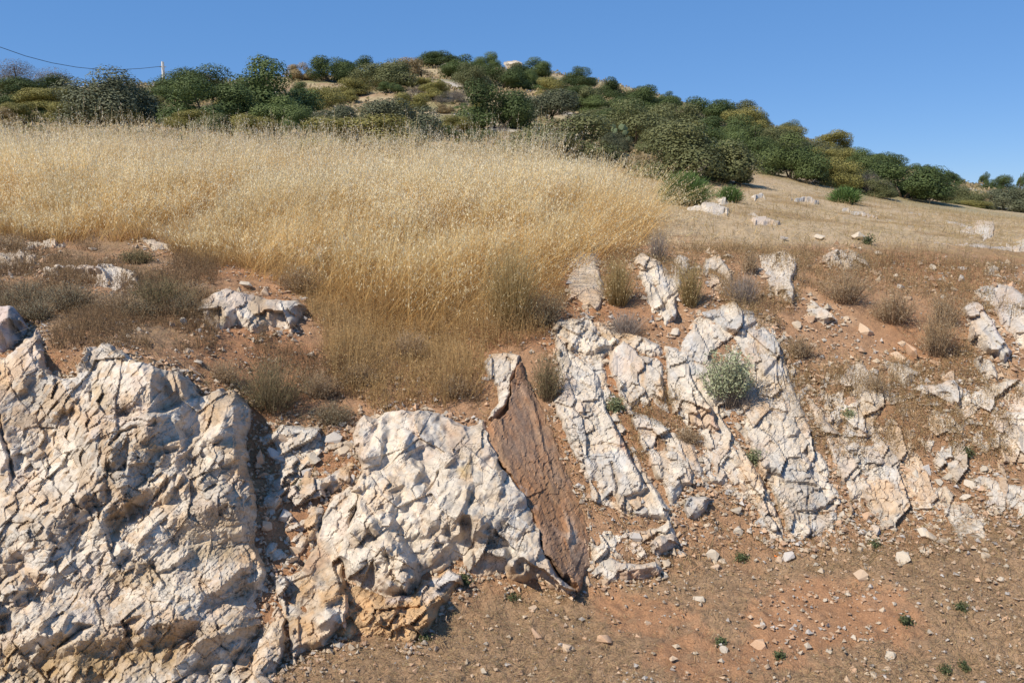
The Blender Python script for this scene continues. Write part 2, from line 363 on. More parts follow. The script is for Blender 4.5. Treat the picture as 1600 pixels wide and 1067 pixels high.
    if stripe is None: emb = fbm(px / 30, py / 30, sd + 60, 3)
    else:
        ca, sa = math.cos(R(stripe)), math.sin(R(stripe)); emb = fbm((px * ca + py * sa) / 110, (-px * sa + py * ca) / 24, sd + 60, 3) * 1.5
    prof = np.clip(d / (ew * (1 + foot * np.clip(dn, 0, 1) ** 2) * (.65 + .45 * vn(px / 17, py / 17, sd + 61))), 0, 1) ** 0.8
    sunk = thick * (1 + embed * emb) + .6 * np.minimum(dd, 0) + np.maximum(dd, 0)
    hgt = np.where(ins, -0.04 * qs + (sunk * qs if qs == 1 else thick * qs + dd) * prof + .04 * qs * prof, -0.04 * qs)
    Y = ymap(px, py); u, m = ray(px, py)
    base_p = np.stack([u * Y, Y, CAMZ + m * Y], -1)
    n = np.stack([-0.8 * u, np.full_like(u, -0.95), -.75 * m + .14], -1) * (1 - up) + np.array([[0, -.35, .94]]) * up
    n /= np.linalg.norm(n, axis=1)[:, None]
    V = base_p + n * hgt[:, None]
    keep = ins | (d < 3.5)
    idx = np.full(px.shape, -1); idx[keep] = np.arange(keep.sum())
    Q = grid_quads(*sh); Q = Q[:, ::-1]
    Q = idx[Q]; Q = Q[(Q >= 0).all(1)]
    # mineral colours
    big = fbm(mx_ * 2.6 / qs, my_ * 2.6 / qs, sd + 20, 4); b2 = fbm(mx_ * 5 / qs, my_ * 5 / qs, sd + 21, 4)
    c = np.repeat((CREAM if base is None else np.array(base))[None], len(px), 0)
    c = mix(c, BLUEG[None], blue * sm(-.15, .45, big + crn * .8))
    c = mix(c, PINK[None], 0.5 * sm(.1, .6, b2 - crn * .5))
    c = mix(c, TAN[None], tanmix * sm(.0, .5, fbm(mx_ * 7 / qs, my_ * 7 / qs, sd + 24, 4) + crn * .5))
    c = mix(c, (.5 * TAN + .5 * OCHRE)[None], facet_tan * ftan * sm(-.5, .1, big + nz))
    c = mix(c, OCHRE[None], ochre * sm(.12, .5, fbm(mx_ * 3.6 / qs, my_ * 3.6 / qs, sd + 22, 4) - crn * .35))
    if streak is not None:
        ca, sa = math.cos(R(streak)), math.sin(R(streak)); A = mx_ * ca + my_ * sa; B = -mx_ * sa + my_ * ca
        st = fbm(A * 3.5, B * 34, sd + 30, 4); st2 = fbm(A * 9, B * 70, sd + 31, 3)
        c = mix(c, np.array([[.16, .105, .075]]), .75 * sm(.0, .45, st + .8 * st2)); c = mix(c, np.array([[.33, .215, .135]]), .45 * sm(.1, .5, -st + .8 * st2))
    veins = np.abs(fbm(mx_ * 8 / qs, my_ * 8 / qs, sd + 23, 3)); c = mix(c, OCHRE[None] * .8, 0.45 * sm(.045, .0, veins) * (0.3 + ochre))
    for pts, colr, amt, soft in stains_shade:
        i2, d2 = polydist(px + 2 * wx, py + 2 * wy, pts); sdist = np.where(i2, d2, -d2)
        streak = 0.75 + 0.6 * nz + 0.35 * nz2
        c = mix(c, np.array(colr)[None], np.clip(amt * sm(-soft, soft, sdist) * streak, 0, 1))
    c = np.clip(c * (1 + cellshade + 0.10 * nz2)[:, None], .02, .85)
    o = mk(name, V[keep], Q, mat or (M_ROCK if q < 4 else M_FROCK), c[keep], parent)
    if parent is None: tag(o, label, cat, group)
    elif label: o["label"] = label
    return o

CLIFF_F = [(0.34, .016, 142, 1.45, .50, .05), (0.14, .009, 136, 1.5, .50, .11), (0.058, .006, 136, 1.6, .62, .16), (0.022, .0018, 138, 1.4, .45, .1)]
def cliff_plane(px, py):
    low = sm(850, 1000, py) * sm(250, 430, px); return -.11 * low - .06 * sm(330, 400, px) * sm(640, 800, py)
cliff = rock("big fractured pale limestone outcrop with dark shadowed faces filling the lower left",
 [(-70, 540), (10, 560), (22, 550), (42, 528), (58, 514), (66, 530), (70, 560), (80, 585), (100, 590), (120, 586), (122, 570), (138, 548), (160, 535), (178, 538), (200, 553), (225, 568), (258, 576), (270, 580), (296, 588), (304, 604), (318, 618), (345, 606), (372, 611), (390, 625), (393, 660), (386, 690), (390, 735), (398, 775), (404, 795), (400, 830), (402, 850), (415, 880), (420, 910), (432, 935), (447, 962), (452, 1000), (446, 1040), (430, 1067), (420, 1130), (-70, 1130)],
 thick=0.2, ew=11, step=1.5, facets=CLIFF_F, blue=.3, ochre=.42, tanmix=.4, facet_tan=.6, joint=.0, foot=4, steps=.42, embed=.45, wob=6, plane=cliff_plane,
 edges=[([(246, 576), (241, 605), (241, 640), (238, 665)], .15, 95, 36), ([(279, 588), (286, 605), (295, 632)], .08, 26, 15), ([(373, 612), (368, 640), (370, 680), (372, 720), (378, 755)], .10, 70, 20),
  ([(286, 655), (281, 675), (290, 705)], .09, 60, 14), ([(190, 695), (185, 720), (178, 738)], .05, 40, 10), ([(160, 735), (158, 760), (165, 790)], .10, 70, 22), ([(155, 778), (125, 790), (95, 812), (80, 832), (82, 860)], .10, 60, 55),
  ([(215, 768), (190, 785), (167, 805), (160, 845)], .09, 26, 32), ([(295, 745), (275, 765), (255, 790)], .06, 40, 12), ([(345, 762), (362, 785), (380, 820), (385, 850)], .11, 85, 22), ([(366, 678), (345, 690), (318, 693)], .05, 40, 12),
  ([(308, 862), (280, 880), (248, 895)], .05, 25, 10), ([(205, 858), (190, 870), (172, 885)], .05, 30, 12), ([(60, 912), (35, 930), (18, 945)], .06, 40, 12), ([(0, 930), (-5, 960), (5, 990)], .08, 30, 14),
  ([(335, 955), (270, 975), (220, 985), (155, 985), (110, 990), (60, 1000), (20, 1015)], .11, 45, 60), ([(235, 960), (200, 972), (165, 982)], .05, 25, 8), ([(420, 972), (375, 985), (330, 1000), (305, 1012)], .08, 30, 25),
  ([(75, 948), (55, 970), (35, 990)], .05, 25, 12), ([(95, 955), (80, 975), (68, 990)], .05, 20, 11), ([(120, 960), (108, 980), (98, 995)], .04, 20, 10), ([(55, 592), (45, 605), (30, 622)], .05, 35, 10), ([(120, 632), (100, 645), (82, 660)], .045, 30, 12),
  ([(395, 880), (370, 900), (335, 930)], .07, 40, 14), ([(412, 885), (405, 905), (400, 920)], .06, 35, 12), ([(376, 1000), (374, 1012), (360, 1020)], .05, 20, 10), ([(447, 990), (440, 1020), (425, 1060)], .08, 40, 12)],
 cracks=[([(245, 668), (205, 678), (185, 692)], .05, 4), ([(3, 655), (14, 695), (26, 748)], .08, 6), ([(195, 545), (170, 580), (150, 620)], .02, 3)],
 stains_shade=[([(20, 1010), (60, 1003), (130, 992), (200, 990), (270, 985), (290, 1000), (275, 1050), (200, 1067), (20, 1067), (0, 1040)], (.34, .235, .125), .95, 10),
  ([(82, 830), (120, 795), (150, 782), (158, 800), (120, 845), (90, 865)], (.27, .20, .145), .8, 6), ([(170, 810), (205, 785), (212, 800), (180, 840)], (.33, .21, .11), .7, 5),  # first patch: brown stain with the face's shade painted in
  ([(300, 800), (340, 800), (380, 840), (370, 880), (300, 870)], (.40, .31, .2), .7, 12), ([(240, 690), (262, 700), (250, 720)], (.36, .26, .13), .6, 5), ([(285, 985), (400, 965), (420, 985), (330, 1015)], (.36, .25, .14), .7, 8),
  ([(160, 890), (240, 880), (260, 910), (180, 925)], (.36, .25, .13), .75, 8), ([(148, 600), (182, 605), (178, 640), (150, 640)], (.40, .28, .15), .6, 6), ([(255, 580), (275, 582), (282, 630), (268, 640)], (.38, .30, .22), .7, 4)])
rock("pink-faced boulder with a dark broken right side perched at the left edge above the cliff",
 [(-70, 475), (0, 490), (25, 491), (38, 500), (46, 515), (38, 528), (15, 545), (0, 552), (-70, 570)], thick=.22, ew=9, up=.2,
 facets=[(.3, .03, 120, 1.3, .3, .15), (.08, .01, 120, 1.3, .5, .1)], edges=[([(26, 490), (23, 515), (14, 545)], .08, 40, 20)], base=(.56, .46, .42), stains_shade=[([(24, 498), (40, 505), (34, 530), (20, 530)], (.16, .16, .15), .8, 3)])  # dark grey patch paints shade onto the boulder's right face
rock("low ochre-stained broken ledge between the two big outcrops at the foot of the gully",
 [(425, 905), (470, 890), (490, 850), (505, 800), (520, 770), (548, 755), (570, 770), (560, 800), (545, 850), (535, 900), (548, 930), (545, 985), (520, 1000), (505, 1015), (480, 1020), (455, 1035), (448, 975), (432, 940)],
 thick=.19, ew=10, embed=.6, facets=[(.16, .05, 145, 1.9, .6, .42), (.06, .02, 142, 1.7, .8, .4), (.025, .006, 140, 1.5, .7, .2)], ochre=.8, tanmix=.6,
 edges=[([(528, 958), (515, 970), (492, 985)], .08, 30, 22), ([(505, 905), (480, 925), (462, 940)], .06, 20, 18), ([(538, 915), (522, 935), (500, 945)], .06, 25, 16)],
 stains_shade=[([(500, 925), (545, 920), (545, 950), (505, 950)], OCHRE * .9, .8, 6), ([(465, 970), (530, 985), (500, 1015), (460, 1010)], OCHRE * .9, .7, 6), ([(470, 880), (500, 850), (520, 880), (480, 900)], SOIL, .7, 8)])
BUT_F = [(0.26, .018, 125, 1.4, .50, .06), (0.12, .012, 122, 1.45, .58, .13), (0.055, .006, 118, 1.5, .62, .16), (0.022, .002, 120, 1.4, .45, .1)]
butt = rock("big white limestone buttress with a brown slab side in the centre of the bank",
 [(548, 680), (556, 662), (568, 648), (590, 652), (602, 642), (650, 640), (690, 645), (720, 660), (735, 665), (757, 653), (768, 690), (790, 730), (820, 770), (845, 820), (860, 870), (880, 905), (905, 925), (895, 930), (868, 928), (850, 912), (820, 915), (790, 905), (770, 900), (750, 905), (730, 895), (720, 880), (700, 890), (660, 905), (640, 935), (610, 940), (590, 930), (560, 925), (540, 905), (530, 870), (535, 830), (555, 800), (545, 770), (562, 740), (560, 715), (552, 700)],
 thick=.2, ew=12, step=1.5, facets=BUT_F, blue=.5, ochre=.38, facet_tan=.4, foot=7, joint=.0, steps=.5, embed=.4,
 edges=[([(678, 690), (655, 700), (635, 715)], .05, 40, 10), ([(645, 675), (638, 690), (632, 705)], .04, 20, 8), ([(712, 718), (695, 735)], .05, 40, 8), ([(735, 755), (727, 790), (715, 815), (700, 828)], .09, 60, 14), ([(762, 818), (745, 835), (735, 850)], .06, 50, 13),
  ([(785, 738), (783, 765), (776, 785)], .05, 25, 10), ([(552, 762), (545, 790), (530, 815)], .07, 40, 9), ([(592, 818), (575, 830), (550, 850)], .08, 50, 30), ([(700, 890), (688, 900), (675, 908)], .05, 30, 14), ([(735, 858), (738, 875), (735, 890)], .04, 12, 6),
  ([(825, 868), (828, 890), (820, 912)], .06, 40, 14), ([(775, 880), (760, 890), (745, 905)], .04, 40, 8), ([(640, 720), (650, 733), (664, 746)], .04, 20, 9), ([(597, 678), (598, 700), (594, 722)], .03, 30, 6), ([(620, 850), (605, 862), (590, 872)], .06, 30, 12), ([(655, 870), (640, 885), (620, 890)], .05, 30, 12)],
 cracks=[([(690, 735), (680, 755), (665, 775)], .04, 3), ([(560, 720), (575, 745), (572, 775)], .03, 4), ([(690, 660), (715, 690), (720, 720)], .04, 8)],
 stains_shade=[([(690, 655), (730, 668), (722, 700), (712, 730), (700, 700)], (.36, .25, .17), .75, 6), ([(740, 880), (830, 895), (905, 925), (870, 935), (750, 908)], OCHRE, .7, 8), ([(715, 735), (740, 720), (735, 745), (720, 752)], (.40, .29, .15), .7, 5),
  ([(550, 825), (598, 818), (590, 850), (552, 855)], (.36, .27, .18), .75, 5), ([(610, 750), (640, 748), (625, 785), (612, 780)], (.42, .33, .22), .6, 6), ([(640, 880), (700, 870), (690, 905), (640, 910)], (.36, .27, .19), .7, 6), ([(825, 870), (860, 880), (850, 910), (828, 905)], (.42, .31, .22), .7, 6)])
def slab_plane(px, py):
    e = np.interp(py, [560, 590, 640, 690, 740, 780, 830, 880, 925], [800, 800, 778, 770, 795, 825, 848, 868, 898])
    r = np.interp(py, [560, 590, 640, 690, 740, 780, 830, 880, 925], [814, 828, 852, 872, 892, 907, 922, 925, 912])
    t = np.clip((px - e) / (r - e + 6), 0, 1.1)
    return 0.10 - 0.21 * t
rock("dark brown weathered bedding face of the buttress, streaked and in grazing light",
 [(803, 578), (812, 562), (826, 592), (850, 642), (871, 692), (890, 742), (906, 782), (918, 815), (926, 850), (922, 888), (905, 926), (876, 908), (850, 872), (835, 822), (810, 775), (782, 738), (762, 700), (758, 672), (776, 658), (792, 642), (800, 618), (801, 598)],
 thick=.10, ew=3, foot=6, embed=.3, fine=1.8, facets=[(.30, .006, 66, 2.4, .05, .0), (.07, .006, 66, 2.2, .16, .04), (.022, .004, 66, 2, .45, .05)], joint=0, wob=5, streak=66, mat=M_SLAB, base=(.33, .168, .085), blue=.0, ochre=.15, tanmix=.2, plane=slab_plane, name="slab_face", parent=butt,
 stains_shade=[([(800, 590), (825, 640), (845, 720), (830, 760), (790, 700), (775, 660)], (.20, .145, .11), .6, 14), ([(835, 640), (860, 690), (885, 760), (870, 770), (845, 700), (825, 640)], (.36, .25, .175), .6, 10), ([(885, 800), (900, 830), (905, 880), (895, 875), (885, 840)], (.52, .40, .30), .8, 4),
  ([(815, 760), (830, 790), (835, 795), (822, 775)], (.6, .55, .5), .8, 3), ([(800, 730), (860, 760), (880, 900), (850, 850)], (.25, .13, .065), .5, 15)],
 edges=[([(822, 600), (838, 650), (850, 700), (868, 760)], .02, 10, 4), ([(887, 810), (890, 835), (888, 855)], .03, 12, 5)])
rock("white crest along the upper edge of the buttress above the brown slab",
 [(752, 566), (765, 553), (800, 550), (816, 556), (810, 575), (799, 600), (797, 622), (785, 645), (770, 660), (760, 655), (778, 628), (775, 605), (763, 590)], thick=.19, ew=5, wob=3, facets=[(.1, .02, 110, 1.4, .4, .1), (.04, .008, 110, 1.4, .5, .15)], blue=.35, ochre=.25,
 name="crest", parent=butt, stains_shade=[([(760, 552), (812, 556), (808, 566), (765, 567)], (.45, .33, .22), .8, 4)])
rock("orange earthy ledge with a pale grey top at the foot of the white buttress",
 [(525, 900), (560, 915), (600, 930), (640, 928), (668, 902), (700, 888), (722, 896), (726, 915), (700, 938), (684, 965), (665, 998), (640, 1012), (600, 1009), (560, 1008), (530, 1006), (505, 985), (510, 940)],
 thick=.16, ew=9, foot=7, facets=[(.2, .03, 140, 1.6, .4, .2), (.08, .018, 140, 1.5, .7, .25), (.03, .007, 140, 1.4, .8, .2)], base=(.50, .325, .175), blue=0, ochre=.4,
 edges=[([(722, 898), (700, 925), (680, 950), (665, 990)], .07, 40, 16), ([(628, 945), (610, 965), (585, 978)], .04, 40, 8)], stains_shade=[([(655, 930), (670, 908), (705, 890), (722, 900), (690, 928), (668, 945)], (.52, .49, .46), .95, 4), ([(600, 928), (640, 925), (645, 940), (605, 945)], (.46, .40, .36), .8, 4)])
BED = [(0.20, .022, 62, 1.6, .26, .10), (0.09, .013, 62, 1.5, .34, .14), (0.04, .005, 60, 1.3, .40, .14), (.018, .0022, 60, 1.3, .4, .1)]
BAND = rock("long steep limestone band right of the brown slab, cracked into blue-white blocks",
 [(866, 552), (872, 543), (888, 545), (905, 558), (925, 575), (938, 590), (945, 610), (950, 640), (965, 670), (978, 695), (992, 725), (1006, 748), (1022, 766), (1010, 775), (992, 790), (985, 805), (965, 800), (955, 785), (932, 792), (938, 770), (912, 740), (895, 720), (885, 690), (875, 660), (862, 630), (868, 620), (880, 612), (875, 590)],
 thick=.13, ew=8, facets=BED, blue=.7, ochre=.3, edges=[([(945, 635), (962, 670), (985, 715), (1018, 765)], .06, 60, 12), ([(915, 630), (912, 645), (905, 652)], .04, 20, 7)],
 cracks=[([(905, 700), (945, 695), (985, 700)], .03, 3), ([(880, 690), (930, 720)], .025, 3), ([(955, 725), (965, 760), (962, 785)], .05, 4)], stains_shade=[([(950, 640), (968, 640), (985, 690), (1020, 755), (1015, 765), (985, 725), (962, 680)], (.40, .245, .16), .9, 4)])
rock("grey block broken off below the long band, propped over a dark gap", [(985, 795), (1000, 774), (1020, 772), (1040, 785), (1053, 800), (1030, 805), (1005, 812), (990, 806)], thick=.13, ew=6, facets=BED, blue=.8, edges=[([(1018, 774), (1035, 788), (1050, 802)], .03, 20, 6)])
rock("knobbly weathered grey-tan rock below the grass tussock, split by cracks", [(866, 500), (890, 497), (920, 498), (935, 510), (945, 525), (968, 528), (970, 540), (955, 552), (940, 560), (925, 565), (905, 562), (890, 555), (880, 540), (860, 520)], thick=.14, ew=8, blue=.3, ochre=.3, tanmix=.7,
 facets=[(.12, .04, 120, 1.2, .6, .2), (.05, .02, 120, 1.2, .8, .2), (.02, .006, 100, 1.2, .8, .1)])
rock("cream block with an orange right edge and a black shadow gap beside it", [(953, 550), (975, 530), (990, 545), (1005, 560), (1020, 570), (1035, 582), (1040, 600), (1037, 631), (1010, 627), (985, 622), (965, 612), (955, 590), (949, 568)], thick=.15, ew=7, facets=BED, blue=.35,
 edges=[([(1036, 583), (1036, 605), (1034, 632)], .05, 50, 8)], stains_shade=[([(1028, 580), (1040, 590), (1038, 632), (1029, 628)], OCHRE, .9, 3), ([(1000, 560), (1006, 600), (1010, 622), (1003, 620), (997, 575)], OCHRE, .7, 3)])
rock("pale tapering slab left of the silvery shrub with a brown right side", [(1042, 560), (1060, 556), (1074, 557), (1080, 580), (1092, 605), (1104, 625), (1118, 645), (1128, 674), (1118, 681), (1100, 678), (1085, 668), (1070, 660), (1050, 650), (1042, 625), (1040, 590)], thick=.13, ew=7, facets=BED, blue=.55,
 edges=[([(1075, 558), (1092, 600), (1122, 665)], .05, 45, 9)], stains_shade=[([(1110, 640), (1128, 674), (1118, 680), (1108, 660)], (.5, .33, .24), .8, 3)])
rock("grey-white block standing in soil below the tapering slab", [(1035, 712), (1045, 702), (1080, 703), (1086, 728), (1089, 755), (1075, 763), (1052, 766), (1040, 750)], thick=.10, ew=7, facets=BED, blue=.7)
rock("blue-grey wedge stone half sunk in the littered slope", [(1073, 778), (1085, 772), (1105, 775), (1118, 781), (1102, 800), (1086, 815), (1075, 812), (1069, 795)], thick=.10, ew=7, facets=BED, blue=.95, ochre=.1, edges=[([(1117, 780), (1100, 800), (1088, 815)], .03, 25, 6)])
rock("pale boulder with a brown underside and black shadow at the foot of the bank", [(1010, 852), (1025, 838), (1045, 830), (1057, 836), (1061, 850), (1047, 862), (1031, 874), (1018, 867)], thick=.14, ew=7, facets=BED, blue=.4, edges=[([(1060, 849), (1045, 858), (1028, 862)], .05, 30, 12)], stains_shade=[([(1060, 852), (1045, 858), (1022, 862), (1031, 876)], (.33, .2, .13), .85, 3)])
rock("low cracked ledge with a red-brown front at the foot of the slab", [(918, 905), (928, 885), (940, 872), (955, 868), (975, 880), (1000, 880), (1025, 874), (1038, 890), (1030, 905), (1005, 913), (975, 917), (950, 916)], thick=.10, ew=7, facets=BED, blue=.35, ochre=.5,
 edges=[([(1034, 885), (1000, 890), (965, 897)], .06, 20, 25)], stains_shade=[([(965, 895), (1034, 890), (1030, 908), (960, 918)], (.42, .265, .17), .9, 4)])
rock("rounded grey-white knob with dark lichen between the tall grass and a tussock", [(882, 402), (900, 392), (930, 393), (940, 403), (936, 420), (946, 440), (946, 465), (937, 492), (915, 497), (900, 482), (880, 478), (886, 440), (884, 420)], thick=.12, ew=11, embed=.3, facets=[(.3, .03, 80, 1.4, .3, .1), (.08, .012, 80, 1.4, .4, .1)], blue=.75,
 stains_shade=[([(886, 458), (942, 452), (942, 490), (890, 485)], (.50, .35, .23), .85, 6), ([(893, 396), (930, 396), (925, 403), (897, 404)], (.14, .14, .14), .6, 3)])
rock("broad grey rock face streaked with fissures under a dead grey twig clump", [(983, 404), (1005, 395), (1020, 400), (1040, 408), (1060, 395), (1076, 400), (1079, 416), (1070, 440), (1062, 470), (1057, 500), (1040, 514), (1015, 497), (1000, 460), (994, 430)], thick=.12, ew=10, embed=.3, facets=[(.2, .04, 75, 2, .4, .1), (.07, .018, 75, 1.9, .6, .15), (.03, .006, 75, 1.4, .6, .1)], blue=.9, ochre=.2,
 cracks=[([(1020, 440), (1035, 470), (1045, 490)], .06, 4), ([(1062, 455), (1045, 468), (1035, 490)], .06, 4)])
rock("brownish grey rock with one dark split beside a grey dry bush", [(1100, 400), (1122, 396), (1138, 410), (1146, 430), (1141, 450), (1125, 459), (1108, 455), (1097, 430)], thick=.12, ew=8, embed=.3, facets=BED, blue=.5, cracks=[([(1112, 424), (1130, 432), (1142, 445)], .06, 3)], stains_shade=[([(1104, 428), (1138, 440), (1128, 457), (1106, 455)], (.46, .35, .26), .8, 4)])
rock("tall grey-white rock tapering downwards at the lip of the bank", [(1176, 397), (1200, 392), (1235, 390), (1248, 405), (1245, 420), (1239, 440), (1244, 460), (1239, 479), (1215, 469), (1200, 455), (1192, 430), (1183, 412)], thick=.12, ew=9, embed=.3, facets=[(.25, .03, 65, 1.6, .3, .12), (.08, .012, 65, 1.6, .5, .15)], blue=.7, edges=[([(1238, 440), (1240, 460), (1238, 478)], .05, 30, 8)])
rock("ribbed pale rock at the lip of the bank with dark grooves", [(1282, 402), (1295, 390), (1325, 387), (1345, 396), (1358, 410), (1366, 424), (1340, 426), (1310, 421), (1290, 413)], thick=.12, ew=8, embed=.3, facets=[(.10, .03, 65, 2.4, .5, .3), (.04, .01, 65, 2, .6, .2)], blue=.5, ochre=.15)
rock("small detached wedge of rock with a black shadow below, above the red soil", [(1261, 476), (1268, 466), (1285, 479), (1305, 494), (1312, 503), (1299, 506), (1288, 514), (1270, 502)], thick=.14, ew=6, facets=BED, blue=.3, edges=[([(1308, 498), (1298, 504), (1286, 512)], .05, 25, 8)])
rock("longest limestone band on the right, running from the silvery shrub down to the toe",
 [(1090, 492), (1110, 482), (1135, 475), (1145, 469), (1160, 481), (1180, 486), (1187, 500), (1182, 514), (1196, 509), (1211, 520), (1219, 540), (1226, 570), (1233, 600), (1241, 640), (1249, 665), (1263, 680), (1276, 708), (1291, 730), (1301, 755), (1313, 780), (1309, 800), (1311, 816), (1300, 832), (1285, 846), (1270, 856), (1248, 851), (1235, 832), (1222, 818), (1216, 795), (1208, 770), (1222, 758), (1200, 745), (1180, 725), (1170, 700), (1160, 670), (1165, 650), (1180, 620), (1175, 590), (1165, 570), (1158, 545), (1140, 530), (1118, 515)],
 thick=.11, ew=8, facets=BED, blue=.75, ochre=.32, edges=[([(1185, 500), (1160, 512), (1159, 545)], .05, 40, 8), ([(1212, 520), (1222, 560), (1230, 600)], .05, 40, 9), ([(1210, 562), (1200, 572), (1188, 590)], .05, 25, 10), ([(1250, 665), (1240, 680), (1228, 685)], .04, 40, 7), ([(1268, 820), (1264, 832), (1255, 840)], .04, 30, 6)],
 cracks=[([(1200, 500), (1215, 560), (1238, 640)], .04, 3), ([(1205, 760), (1240, 757), (1275, 760)], .05, 4), ([(1212, 800), (1260, 803), (1310, 800)], .04, 3), ([(1262, 760), (1262, 800), (1270, 850)], .04, 3), ([(1165, 650), (1200, 640), (1245, 650)], .03, 3), ([(1250, 700), (1262, 740)], .03, 3)],
 stains_shade=[([(1215, 785), (1232, 785), (1236, 803), (1220, 806)], OCHRE, .8, 4), ([(1135, 515), (1155, 520), (1152, 545), (1138, 540)], (.45, .28, .15), .8, 4), ([(1235, 800), (1268, 810), (1262, 835)], OCHRE, .45, 6), ([(1200, 562), (1222, 558), (1224, 570), (1205, 572)], (.42, .33, .24), .8, 3)])
rock("small tilted slab at the toe cut off by a brown soil groove", [(1178, 812), (1200, 801), (1212, 815), (1222, 835), (1231, 853), (1215, 849), (1195, 836), (1180, 823)], thick=.08, ew=6, facets=BED, blue=.7)
rock("mass of small white rubble cemented in soil left of the longest band", [(1093, 692), (1130, 685), (1150, 700), (1165, 720), (1185, 760), (1200, 798), (1180, 790), (1150, 770), (1120, 760), (1095, 742)], thick=.05, ew=8, facets=[(.07, .03, 60, 1.2, .6, .2), (.03, .012, 60, 1.2, .8, .2)], blue=.4, ochre=.5)
rock("angular cream slab beside a yellow-green weed on the red slope", [(1281, 652), (1295, 640), (1315, 640), (1322, 655), (1312, 671), (1290, 683), (1279, 670)], thick=.10, ew=7, facets=BED, blue=.4)
rock("crumbled band of grey chips descending the red slope", [(1312, 700), (1330, 690), (1355, 683), (1375, 700), (1396, 735), (1402, 750), (1386, 766), (1368, 760), (1352, 745), (1330, 735), (1318, 715)], thick=.06, ew=8, facets=[(.09, .03, 58, 1.4, .6, .25), (.035, .012, 58, 1.3, .8, .2)], blue=.8, ochre=.4)
rock("pinkish-white rock with a notched lower end lying above the rounded grey one", [(1373, 566), (1382, 558), (1400, 564), (1425, 571), (1441, 584), (1436, 593), (1412, 609), (1395, 596), (1380, 581)], thick=.12, ew=7, facets=BED, blue=.35, edges=[([(1434, 590), (1420, 600), (1410, 608)], .04, 30, 7)])
rock("rounded grey-white rock with a split corner on the right-hand slope", [(1414, 610), (1440, 598), (1470, 595), (1490, 591), (1503, 604), (1516, 612), (1534, 632), (1530, 639), (1500, 640), (1470, 635), (1450, 628), (1430, 620)], thick=.14, ew=8, facets=[(.22, .025, 40, 1.4, .3, .1), (.07, .01, 40, 1.4, .4, .1)], blue=.85, cracks=[([(1505, 610), (1502, 630), (1497, 642)], .06, 3)])
rock("shattered pale rock below the rounded grey-white one", [(1463, 637), (1500, 642), (1520, 650), (1532, 667), (1515, 682), (1500, 692), (1490, 681), (1478, 660)], thick=.06, ew=7, facets=[(.08, .025, 60, 1.4, .6, .2), (.03, .01, 60, 1.3, .8, .2)], blue=.5, ochre=.4)
rock("long pale slab with a mauve right flank below the upper right corner rock", [(1503, 480), (1520, 471), (1535, 480), (1550, 500), (1566, 525), (1582, 548), (1580, 558), (1568, 572), (1550, 559), (1530, 546), (1514, 536), (1510, 510)], thick=.18, ew=8, facets=[(.22, .025, 60, 1.7, .3, .12), (.07, .012, 60, 1.6, .5, .15)], blue=.45, edges=[([(1536, 480), (1560, 520), (1578, 555)], .05, 45, 8)], stains_shade=[([(1530, 475), (1552, 500), (1582, 548), (1576, 556), (1555, 520), (1535, 490)], (.42, .32, .29), .8, 4)])
rock("pale layered rock with black slits running off the right edge", [(1516, 460), (1535, 445), (1560, 439), (1580, 445), (1600, 460), (1670, 510), (1670, 585), (1600, 552), (1580, 532), (1560, 510), (1548, 485), (1535, 471)], thick=.16, ew=9, facets=[(.2, .03, 50, 2, .35, .15), (.07, .015, 50, 1.8, .6, .15)], blue=.5, cracks=[([(1575, 447), (1568, 470), (1562, 480)], .04, 3), ([(1590, 480), (1610, 490)], .05, 4)])
rock("short cream stub of rock below the long mauve-flanked slab", [(1515, 563), (1530, 554), (1550, 564), (1561, 580), (1563, 596), (1545, 599), (1530, 589)], thick=.10, ew=7, facets=BED, blue=.3)
rock("low pale shelf at the right edge below the stub of rock", [(1543, 656), (1570, 640), (1600, 639), (1670, 650), (1670, 685), (1600, 674), (1570, 669)], thick=.10, ew=8, facets=BED, blue=.3, ochre=.2)
rock("white and tan shelf breaking out of the soil low on the right edge", [(1515, 749), (1540, 741), (1560, 749), (1600, 757), (1670, 770), (1670, 840), (1600, 820), (1580, 813), (1562, 796), (1546, 801), (1530, 796), (1545, 776), (1530, 766)], thick=.09, ew=8, facets=BED, blue=.4, ochre=.4, stains_shade=[([(1540, 785), (1575, 780), (1582, 805), (1560, 800)], SOIL, .8, 4)])
rock("upright cream stone with straws across it beside a small green weed", [(1344, 851), (1349, 830), (1361, 814), (1376, 825), (1372, 840), (1358, 853)], thick=.09, ew=6, facets=BED, blue=.3)
rock("whitish rounded rock on the left terrace patched with ochre and grey", [(290, 492), (310, 472), (330, 458), (355, 451), (385, 459), (410, 465), (440, 467), (466, 467), (480, 480), (471, 500), (455, 521), (430, 516), (405, 527), (385, 522), (370, 511), (340, 522), (325, 512), (310, 502)], thick=.20, ew=14, facets=[(.25, .04, 110, 1.5, .4, .15), (.09, .02, 110, 1.5, .6, .15), (.035, .007, 110, 1.4, .7, .1)], blue=.45, ochre=.5, tanmix=.8,
 stains_shade=[([(405, 470), (435, 470), (440, 505), (405, 520)], (.52, .32, .16), .7, 8), ([(400, 475), (430, 480), (425, 505)], (.20, .2, .2), .55, 5), ([(330, 480), (365, 480), (360, 510), (330, 505)], (.40, .31, .2), .6, 6)])
rock("two-humped white rock peeping out at the foot of the tall grass", [(434, 396), (450, 387), (476, 389), (487, 397), (505, 387), (512, 400), (507, 421), (485, 427), (460, 416), (440, 409)], thick=.24, ew=8, up=.3, embed=.3, facets=[(.16, .03, 90, 1.2, .4, .1), (.06, .012, 90, 1.2, .5, .1)], blue=.2, ochre=.05, cracks=[([(488, 392), (482, 410), (480, 424)], .08, 6)])
